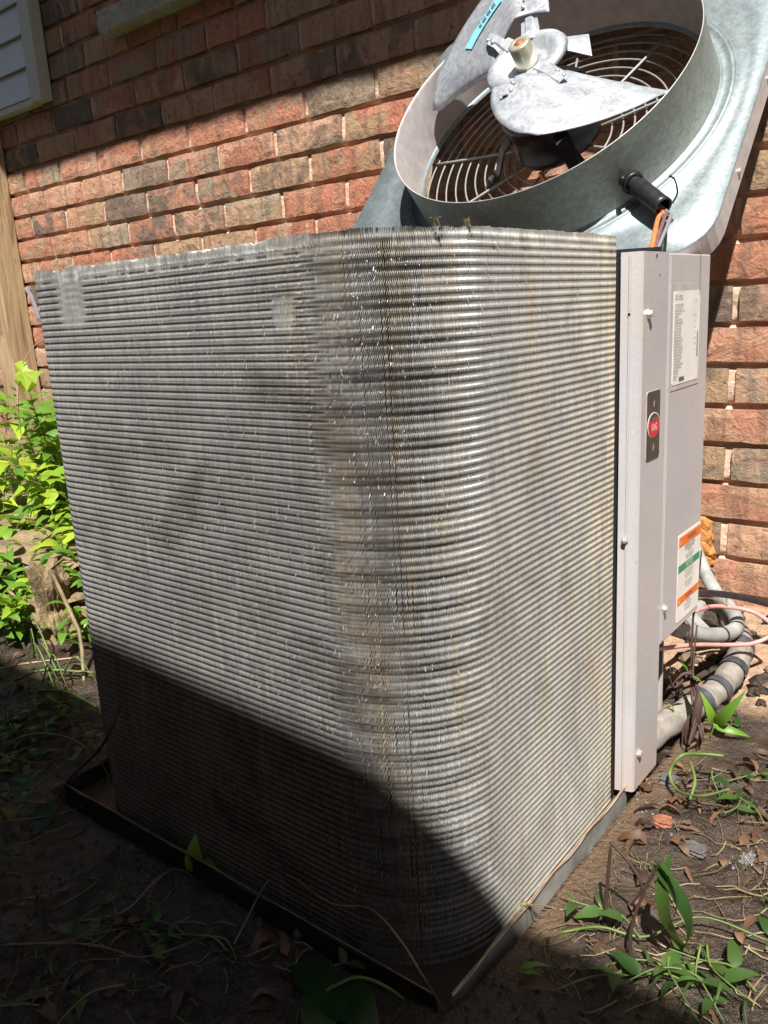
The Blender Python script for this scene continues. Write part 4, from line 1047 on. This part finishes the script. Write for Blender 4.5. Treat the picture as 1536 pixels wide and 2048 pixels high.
# lobed yellow leaf
p = at(48, 745, 1, .50); t = thing('maple_seedling', 'single lobed yellow green leaf standing up in front of the wooden post', 'seedling', tuple(p))
lob = [(-.006, -.022), (.006, -.020), (.008, -.008), (.020, -.004), (.038, -.006), (.026, .008), (.022, .020), (.014, .016), (.004, .036), (-.006, .018), (-.020, .010), (-.012, -.002), (-.018, -.016)]
dx_ = Vector((.80, .50, -.1)).normalized(); up2 = Vector((.25, -.25, -.93)).normalized()
b = MB(); vs = [tuple(dx_*q_[0]*1.25+up2*q_[1]*1.25+Vector((0, 0, 0))) for q_ in lob]+[(0, -.004, .002)]
b.add(vs, [(i, (i+1) % 13, 13) for i in range(13)]); b.obj('leaf', M['leaf_y'], t)
stem([p+np.array([0, 0, .02]), p+np.array([.02, .02, .055]), p+np.array([.05, .05, .08])], .0011, 'stem_p', t)
stem([p+np.array([-.005, 0, .0]), p+np.array([-.04, 0, -.05]), p+np.array([-.10, .02, -.16]), np.array([p[0]-.12, p[1]+.03, gh(p[0]-.12, p[1]+.03)])], .0012, 'stem_p', t)
# violet flower
p = at(62, 1135, 1, .30); t = thing('violet_flower', 'small pale violet flower in front of the stacked stones', 'flower', tuple(p))
for a in range(5):
    t_ = a*1.2566; put_leaf(leaf_mesh('violet', name='petal', W=.7, curl=.1, fold=.1, n=4), p, (math.cos(t_), math.sin(t_), .15), .014, t, name='petal')
stem([p, p+np.array([-.015, -.01, -.06]), np.array([p[0]-.03, p[1]-.02, gh(p[0], p[1])])], .0014, 'stem_g', t)
# dry stalks
def stalk(pts, r, mat, name, label, cat='stalk'):
    b = MB(); pts = [np.array(q_) for q_ in pts]; s_ = spline(pts, 7); m = len(s_)
    b.tube(s_, [r*(1-.35*i/m) for i in range(m)], 6); o = b.obj(name, M[mat], None, True); return setp(o, label, cat)
b = MB(); kk = [at(160, 1215, 1, .25), at(140, 1105, 1, .30), at(102, 1140, 1, .28), at(158, 1262, 1, .24), at(164, 1300, 1, .23), at(170, 1400, 2, 0)]
b.tube([kk[1]+(kk[1]-kk[0])*-.15, kk[1]*.7+kk[2]*.3, kk[2], kk[2]*.5+kk[3]*.5, kk[3], kk[4], kk[5]], [.0030, .0034, .0034, .0036, .0034, .0034, .002], 7)
o = b.obj('bent_dry_stalk', M['stem_y']); setp(o, 'thick tan dry stalk bent in a zigzag beside the left coil edge', 'stalk')
g0 = ground_at
stalk([g0(0, 1360)+[0, 0, .02], g0(60, 1345)+[0, 0, .018], g0(160, 1330)+[0, 0, .015]], .0022, 'stem_p', 'pink_stalk', 'pinkish straight stalk lying in the sun left of the coil')
stalk([g0(30, 1372)+[0, 0, .01], g0(90, 1362)+[0, 0, .02], g0(190, 1358)+[0, 0, .012]], .0030, 'stem_g', 'grass_straw', 'bright green grass blade lying level toward the coil, upper of two', 'grass blade')
stalk([g0(80, 1392)+[0, 0, .01], g0(140, 1402)+[0, 0, .015], g0(195, 1425)+[0, 0, .01]], .0030, 'stem_g', 'grass_straw', 'bright green grass blade sloping down toward the coil, lower of two', 'grass blade')
stalk([at(239, 1411, 1, -.01), at(205, 1490, 1, -.03), g0(140, 1590)+[0, 0, .02], g0(85, 1650)+[0, 0, .002]], .0022, 'twig', 'dark_twig', 'dark slanting twig rising in front of the shaded coil corner', 'twig')
stalk([g0(15, 1540)+[0, 0, .04], g0(90, 1538)+[0, 0, .055], g0(170, 1552)+[0, 0, .05], g0(222, 1590)+[0, 0, .03], g0(200, 1608)+[0, 0, .012], g0(130, 1640)+[0, 0, .01], g0(0, 1662)+[0, 0, .012]], .0012, 'stem_y', 'vine_runner', 'pale vine runner curling back at the left corner of the base pan', 'vine')
stalk([g0(470, 1905)+[0, 0, .01], g0(560, 1830)+[0, 0, .05], at(660, 1806, 1, -.04), at(740, 1818, 1, -.05), at(800, 1880, 1, -.06), at(850, 1960, 1, -.07), g0(900, 2040)], .0012, 'stem_y', 'vine_runner', 'thin arching vine runner crossing the front corner of the base pan', 'vine')
stalk([g0(150, 1845), g0(250, 1840)+[0, 0, .01], g0(320, 1790)+[0, 0, .02], g0(360, 1762)+[0, 0, .015], g0(400, 1765)], .0014, 'stem_y', 'vine_runner', 'thin pale runner leading to the upright two leaf sprig', 'vine')
stalk([g0(0, 1890), g0(180, 1900)+[0, 0, .006], g0(300, 1925)], .0016, 'stem_y', 'straw', 'long straw lying across the lower left mud', 'straw')
stalk([g0(1110, 1985)+[0, 0, .002], g0(1180, 1970)+[0, 0, .008], g0(1250, 1950)+[0, 0, .003]], .0013, 'stem_y', 'straw', 'thin pale straw on the mud right of the front corner', 'straw')
stalk([g0(1120, 1865), g0(1200, 1872)+[0, 0, .01], g0(1290, 1895)+[0, 0, .012], g0(1400, 1870)+[0, 0, .02], g0(1536, 1900)+[0, 0, .01]], .0014, 'stem_g', 'green_runner', 'long green creeping stem across the lower right litter', 'vine')
# two-leaf sprig
p = g0(395, 1770); t = thing('two_leaf_sprig', 'pale green sprig with two upright leaves beside the shaded base rail', 'sprig', tuple(p))
stem([p, p+np.array([0, 0, .015])], .0012, 'stem_g', t)
put_leaf(LG[0], p+np.array([0, 0, .012]), (-.1, .1, 1), .046, t, upv=(.5, -.8, 0)); put_leaf(LG[1], p+np.array([0, 0, .012]), (.8, .45, .45), .05, t, upv=(.3, -.6, .7)); put_leaf(LM[1], p+np.array([0, 0, .006]), (.5, -.3, .1), .03, t)
# single leaf
p = g0(105, 1625)+np.array([0, 0, .018]); o = put_leaf(leaf_mesh('leaf_d', W=.55, curl=.2, fold=.15), p, (.55, -.65, -.25), .052); setp(o, 'single dark oval leaf above the mud left of the base pan', 'leaf')
p = g0(120, 1862)+np.array([0, 0, .008]); o = put_leaf(leaf_mesh('leaf_m', W=.36, curl=.1, fold=.1), p, (.9, .25, .0), .046); setp(o, 'pale yellow green fallen leaf in the lower left mud', 'leaf')
# dark three-leaf plant, bottom centre
p = at(662, 1975, 2, .045); t = thing('trifoliate_plant', 'large dark green three leaved plant at the bottom centre in shade', 'plant', tuple(p))
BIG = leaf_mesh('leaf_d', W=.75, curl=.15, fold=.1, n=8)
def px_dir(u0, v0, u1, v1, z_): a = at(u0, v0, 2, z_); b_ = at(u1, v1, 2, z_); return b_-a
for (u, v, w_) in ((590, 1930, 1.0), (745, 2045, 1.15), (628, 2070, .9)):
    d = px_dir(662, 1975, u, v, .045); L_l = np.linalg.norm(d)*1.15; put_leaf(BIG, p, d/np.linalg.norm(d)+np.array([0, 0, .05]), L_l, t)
put_leaf(BIG, p+np.array([.004, .004, -.006]), px_dir(662, 1975, 735, 1980, .045)/.03, .028, t)
stem([p, at(720, 1955, 2, .05), at(790, 1985, 2, .04), g0(850, 2045)], .0020, 'stem_g', t)
stem([p, at(640, 1995, 2, .04), g0(612, 2040)], .0017, 'stem_g', t)
# withered plant at right
p = g0(1262, 1935); t = thing('wilted_plant', 'wilted plant with drooping lance leaves on a bent brown stem at lower right', 'plant', tuple(p))
top_ = at(1325, 1715, 1, p[1]+.01)
stem([p, at(1262, 1860, 1, p[1]), at(1290, 1780, 1, p[1]+.005), top_], .0020, 'twig', t)
for (u, v, w_, yy) in ((1395, 1880, 1, .0), (1320, 1860, 1, .02), (1300, 1780, .8, -.01), (1385, 1830, 1, .02), (1350, 1990, 1.1, .0), (1450, 1960, .7, .02)):
    st = top_+np.array([rng.uniform(-.004, .004), 0, rng.uniform(-.01, .002)]); e = at(u, v, 1, p[1]+yy); d = e-st
    put_leaf(LL[1], st, d/np.linalg.norm(d), np.linalg.norm(d)*.9, t, rng.uniform(-1.2, 1.2), upv=(.6, -.7, .4))
p2 = g0(1210, 1855); stalk([p2, at(1213, 1790, 1, p2[1]), at(1222, 1684, 1, p2[1])], .0022, 'twig', 'broken_twig', 'upright dark snapped twig right of the coil', 'twig')
stalk([at(1222, 1684, 1, p2[1]), at(1262, 1730, 1, p2[1]), at(1284, 1775, 1, p2[1]), at(1262, 1810, 1, p2[1])], .0018, 'twig', 'broken_twig', 'drooping half of the snapped twig hanging to the right', 'twig')
# curly green shoot
stalk([at(1448, 1512, 1, .46), at(1400, 1508, 1, .45), at(1362, 1512, 1, .43), at(1340, 1545, 1, .42), at(1355, 1580, 1, .40), at(1400, 1592, 1, .38), at(1460, 1578, 1, .39)], .0024, 'stem_g', 'curling_shoot', 'bright green shoot curled in a loop right of the corner cover', 'shoot')
stalk([at(1380, 1600, 1, .38), at(1390, 1560, 1, .40), at(1380, 1520, 1, .43)], .0022, 'stem_g', 'curling_shoot', 'short upright green piece crossing the curled loop', 'shoot')
# bright seedling by the taped line
p = g0(1420, 1475); t = thing('lance_seedling', 'bright green seedling with pointed leaves in front of the taped line', 'seedling', tuple(p))
tp = at(1428, 1452, 1, p[1]); stem([p, tp], .0016, 'stem_g', t)
for (u, v) in ((1410, 1392), (1480, 1398), (1455, 1425), (1440, 1420), (1500, 1470)):
    e = at(u, v, 1, p[1]+rng.uniform(-.02, .03)); d = e-tp; put_leaf(LLY[0], tp, d/np.linalg.norm(d), np.linalg.norm(d), t, upv=(.4, -.7, .6))
# dark dried stems in front of the pipes
t = thing('dried_weed', 'blackened dried weed hanging in front of the pipes beside the control box', 'weed', tuple(g0(1385, 1480)))
for pts in ([(1405, 1480, .52), (1385, 1400, .55), (1383, 1330, .58), (1386, 1240, .60), (1398, 1150, .62), (1403, 1100, .63)], [(1378, 1490, .50), (1392, 1420, .54), (1386, 1340, .57), (1394, 1250, .6)], [(1383, 1340, .57), (1350, 1375, .55), (1338, 1352, .54)], [(1370, 1280, .61), (1366, 1220, .612), (1374, 1165, .613)], [(1384, 1345, .56), (1398, 1390, .55), (1392, 1450, .53), (1375, 1500, .5)]):
    stem([at(u, v, 1, y) for u, v, y in pts], .0022, 'twig', t, n=5)
for (u, v, u1, v1) in ((1398, 1380, 1385, 1500), (1392, 1420, 1362, 1510), (1370, 1470, 1330, 1530), (1402, 1440, 1395, 1520), (1386, 1345, 1342, 1360), (1390, 1430, 1350, 1490)):
    a = at(u, v, 1, .54); e = at(u1, v1, 1, .52); d = e-a; o = put_leaf(leaf_mesh('leaf_b', W=.16, curl=.3, fold=.8, wave=1), a, d/np.linalg.norm(d), np.linalg.norm(d), t, rng.uniform(-1, 1)); o.data.materials[0] = M['twig']
for (u, v, u1, v1) in ((1378, 1345, 1362, 1322), (1384, 1352, 1404, 1362), (1350, 1425, 1338, 1405), (1355, 1440, 1345, 1460)):
    a = at(u, v, 1, .55); e = at(u1, v1, 1, .55); d = e-a; put_leaf(LLY[1], a, d/np.linalg.norm(d), np.linalg.norm(d)*1.2, t)
# root clump hooked on the rail
c = at(1048, 1808, 2, .040); b = MB()
for (u, v, z_) in ((1020, 1850, .03), (1055, 1860, .01), (1070, 1845, .01), (1110, 1835, .008), (1150, 1850, .005), (1025, 1835, .03)):
    e = at(u, v, 2, z_); b.tube(spline([c, (c+e)/2+np.array([rng.uniform(-.002, .006), rng.uniform(-.004, .004), .006]), e], 5), .0007, 5)
b.add(*blob(c, .003, 3, 2)); o = b.obj('root_clump', M['stem_y']); setp(o, 'small clump of pale roots hooked over the right base rail', 'roots')

# ---- creeping vines with leaves, left and lower right (individual vines)
def vine(pts2, label, group, lf, size=(.022, .036), sd_=0, mat='stem_g', step=.024, lift=.012):
    rr = random.Random(sd_); pts = [np.array([x, y, gh(x, y)+lift*rr.uniform(.3, 1.6)]) for x, y in pts2]
    t = thing('creeping_vine', label, 'vine', tuple(pts[0]), group); stem(pts, .0012, mat, t)
    sp = spline(pts, 10); acc = 0
    for a, c_ in zip(sp[:-1], sp[1:]):
        acc += np.linalg.norm(c_-a)
        if acc > step:
            acc = 0; d = c_-a; ang = math.atan2(d[1], d[0])
            for s_ in (-1, 1):
                if rr.random() < .2: continue
                aa = ang+s_*rr.uniform(.7, 1.3); put_leaf(rr.choice(lf), c_, (math.cos(aa), math.sin(aa), rr.uniform(-.1, .5)), rr.uniform(*size), t, rr.uniform(-.5, .5))
    return t
nleaf = 0
for k in range(26):
    u = rng.uniform(-40, 200); v = rng.uniform(1365, 1640) if k < 20 else rng.uniform(1640, 1780)
    p = at(u, v, 2, 0); a = rng.uniform(0, 6.28); pts = [(p[0]+.035*i*math.cos(a+.25*i*rng.choice((-1, 1))), p[1]+.035*i*math.sin(a+.2*i)) for i in range(4)]
    if any(-.64 < q_[0] < .02 and -.03 < q_[1] < .62 for q_ in pts): continue
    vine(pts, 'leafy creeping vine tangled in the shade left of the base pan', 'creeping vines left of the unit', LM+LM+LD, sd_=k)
for k in range(9):
    u = rng.uniform(-20, 170); v = rng.uniform(1320, 1400); p = at(u, v, 2, .02); a = rng.uniform(-.6, .6)+(0 if k % 2 else 3.1); L = rng.uniform(.08, .17)
    b = MB(); z_ = gh(p[0], p[1]); pts = spline([p+np.array([0, 0, z_-.02]), p+np.array([L*.5*math.cos(a), L*.5*math.sin(a)*.6, .05+.03*rng.random()]), p+np.array([L*math.cos(a), L*math.sin(a)*.6, .012])], 6)
    b.tube(pts, [.0022*(1-.8*i/len(pts)) for i in range(len(pts))], 4); o = b.obj('grass_straw', M['stem_g'], None, True)
    setp(o, 'long arching grass blade in the sun at the left behind the shade line', 'grass blade', 'grass blades in the sun patch at the left')
for k in range(7):
    u = rng.uniform(150, 560); v = rng.uniform(1900, 2060); p = at(u, v, 2, 0); a = rng.uniform(0, 6.28)
    pts = [(p[0]+.03*i*math.cos(a+.3*i), p[1]+.03*i*math.sin(a+.3*i)) for i in range(4)]
    vine(pts, 'sparse vine with small leaves on the dark mud at the bottom left', 'sparse vines at the bottom left', LM, (.012, .024), sd_=40+k, mat='stem_y', step=.035, lift=.008)
for k in range(9):
    u = rng.uniform(1190, 1560); v = rng.uniform(1880, 2070); p = at(u, v, 2, 0); a = rng.uniform(0, 6.28)
    pts = [(p[0]+.025*i*math.cos(a+.2*i), p[1]+.025*i*math.sin(a+.2*i)) for i in range(4)]
    vine(pts, 'green weed sprawling over the litter in the lower right corner', 'weeds in the lower right corner', LM+LL+LL, (.014, .032), sd_=60+k, step=.022)
for k in range(5):
    u = rng.uniform(1400, 1560); v = rng.uniform(1470, 1760); p = at(u, v, 2, 0); a = rng.uniform(0, 6.28)
    pts = [(p[0]+.022*i*math.cos(a+.2*i), p[1]+.022*i*math.sin(a+.2*i)) for i in range(3)]
    vine(pts, 'small dark weed in the leaf litter right of the curled shoot', 'small weeds at the right', LM+LD, (.012, .024), sd_=80+k, step=.022)

# ---- fallen leaves
def okg(x, y): return not (-.63 < x < .02 and -.02 < y < .62) and y < .93
cnt = 0
for k in range(190):
    if k < 84: u, v = rng.uniform(1270, 1570), rng.uniform(1520, 1840)
    elif k < 100: u, v = rng.uniform(1000, 1560), rng.uniform(1840, 2080)
    elif k < 165: u, v = rng.uniform(-40, 620), rng.uniform(1640, 2080)
    else: u, v = rng.uniform(-20, 190), rng.uniform(1330, 1500)
    p = at(u, v, 2, 0); x, y = p[0], p[1]
    if not okg(x, y) or cnt >= 230: continue
    a = rng.uniform(0, 6.28); o = put_leaf(rng.choice(LB), (x, y, gh(x, y)+rng.uniform(.003, .010)), (math.cos(a), math.sin(a), rng.uniform(-.15, .2)), rng.uniform(.010, .034), None, rng.uniform(-.6, .6), 'dead_leaf')
    lm_ = [((1400, 1550), 'beside the curled green shoot'), ((1385, 1702), 'around the grey stone chip'), ((1506, 1722), 'near the silvery water bubbles'), ((1500, 1600), 'under the small weeds at the right edge'), ((1290, 1620), 'below the foot of the corner cover'),
           ((1222, 1800), 'by the snapped dark twig'), ((1330, 1850), 'under the wilted plant'), ((1480, 1900), 'among the weeds in the lower right corner'), ((1060, 1980), 'near the front corner of the base pan'), ((1200, 2000), 'at the bottom edge right of the base pan'),
           ((80, 1400), 'in the sun patch left of the coil'), ((60, 1520), 'among the vines left of the coil'), ((80, 1720), 'below the single dark oval leaf'), ((120, 1950), 'in the lower left corner'), ((350, 1930), 'around the dark blue grey pebble'), ((560, 1950), 'left of the large three leaved plant'), ((300, 1760), 'along the shaded front rail')]
    zone = min(lm_, key=lambda q_: (q_[0][0]-u)**2+(q_[0][1]-v)**2)[1]
    setp(o, 'curled brown dead leaf '+zone, 'leaf', 'dead leaves '+zone); cnt += 1
for (u, v, an, s_, lab) in ((1040, 1978, .3, .036, 'largest curled tan dead leaf near the front corner of the pan'), (955, 1960, -.9, .034, 'narrow brown dead leaf leaning on the front corner of the pan'), (1165, 1850, 1.2, .030, 'reddish brown curled leaf at the foot of the snapped twig')):
    p = g0(u, v); o = put_leaf(leaf_mesh('leaf_b', name='dead_leaf', W=.36, curl=.5, fold=.7, wave=.6), p+np.array([0, 0, .006]), (math.cos(an), math.sin(an), .25), s_, None, .4, 'dead_leaf'); setp(o, lab, 'leaf')
for i, dd_ in enumerate((.2, -.5)):
    p = g0(1035, 1950); o = put_leaf(LLY[0], p+np.array([0, 0, .006]), (math.cos(dd_+.6), math.sin(dd_+.6), .2), .03, None, 0, 'grass_leaf'); setp(o, ('upper' if i == 0 else 'lower')+' bright green pointed leaf on the mud near the front corner', 'leaf')
# small debris: fine roots, straw, grass bits
b = MB(); b2 = MB(); b3 = MB()
for k in range(620):
    if k % 3 == 0: u, v = rng.uniform(1000, 1600), rng.uniform(1500, 2090)
    else: u, v = rng.uniform(-60, 800), rng.uniform(1380, 2090)
    p = at(u, v, 2, 0); x, y = p[0], p[1]
    if not okg(x, y): continue
    a = rng.uniform(0, 6.28); L = rng.uniform(.012, .065); bend = rng.uniform(-1.2, 1.2); pts = []
    for i in range(5):
        pts.append((x, y, gh(x, y)+.0015+rng.uniform(0, .005))); a += bend/4; x += L/4*math.cos(a); y += L/4*math.sin(a)
    if not okg(x, y): continue
    tgt = (b, b2, b3)[k % 3 if k % 7 else 0]; tgt.tube(pts, rng.uniform(.0003, .0008), 3)
for q_, m_, nm, lb in ((b, 'stem_y', 'straw_debris', 'pale bits of straw and roots strewn over the mud'), (b2, 'stem_g', 'green_debris', 'green stem clippings strewn over the mud'), (b3, 'twig', 'twig_debris', 'dark twigs and root bits strewn over the mud')):
    o = q_.obj(nm, M[m_]); setp(o, lb, 'debris', kind='stuff')

# sensor cable peeping from behind the coil at the left
b = MB(); b.tube(spline([at(52, 578, 1, .30), at(62, 592, 1, .28), at(72, 618, 1, .22), at(78, 640, 1, .12)], 6), .0035, 6)
o = part(b, 'sensor_cable', M['greyw'])
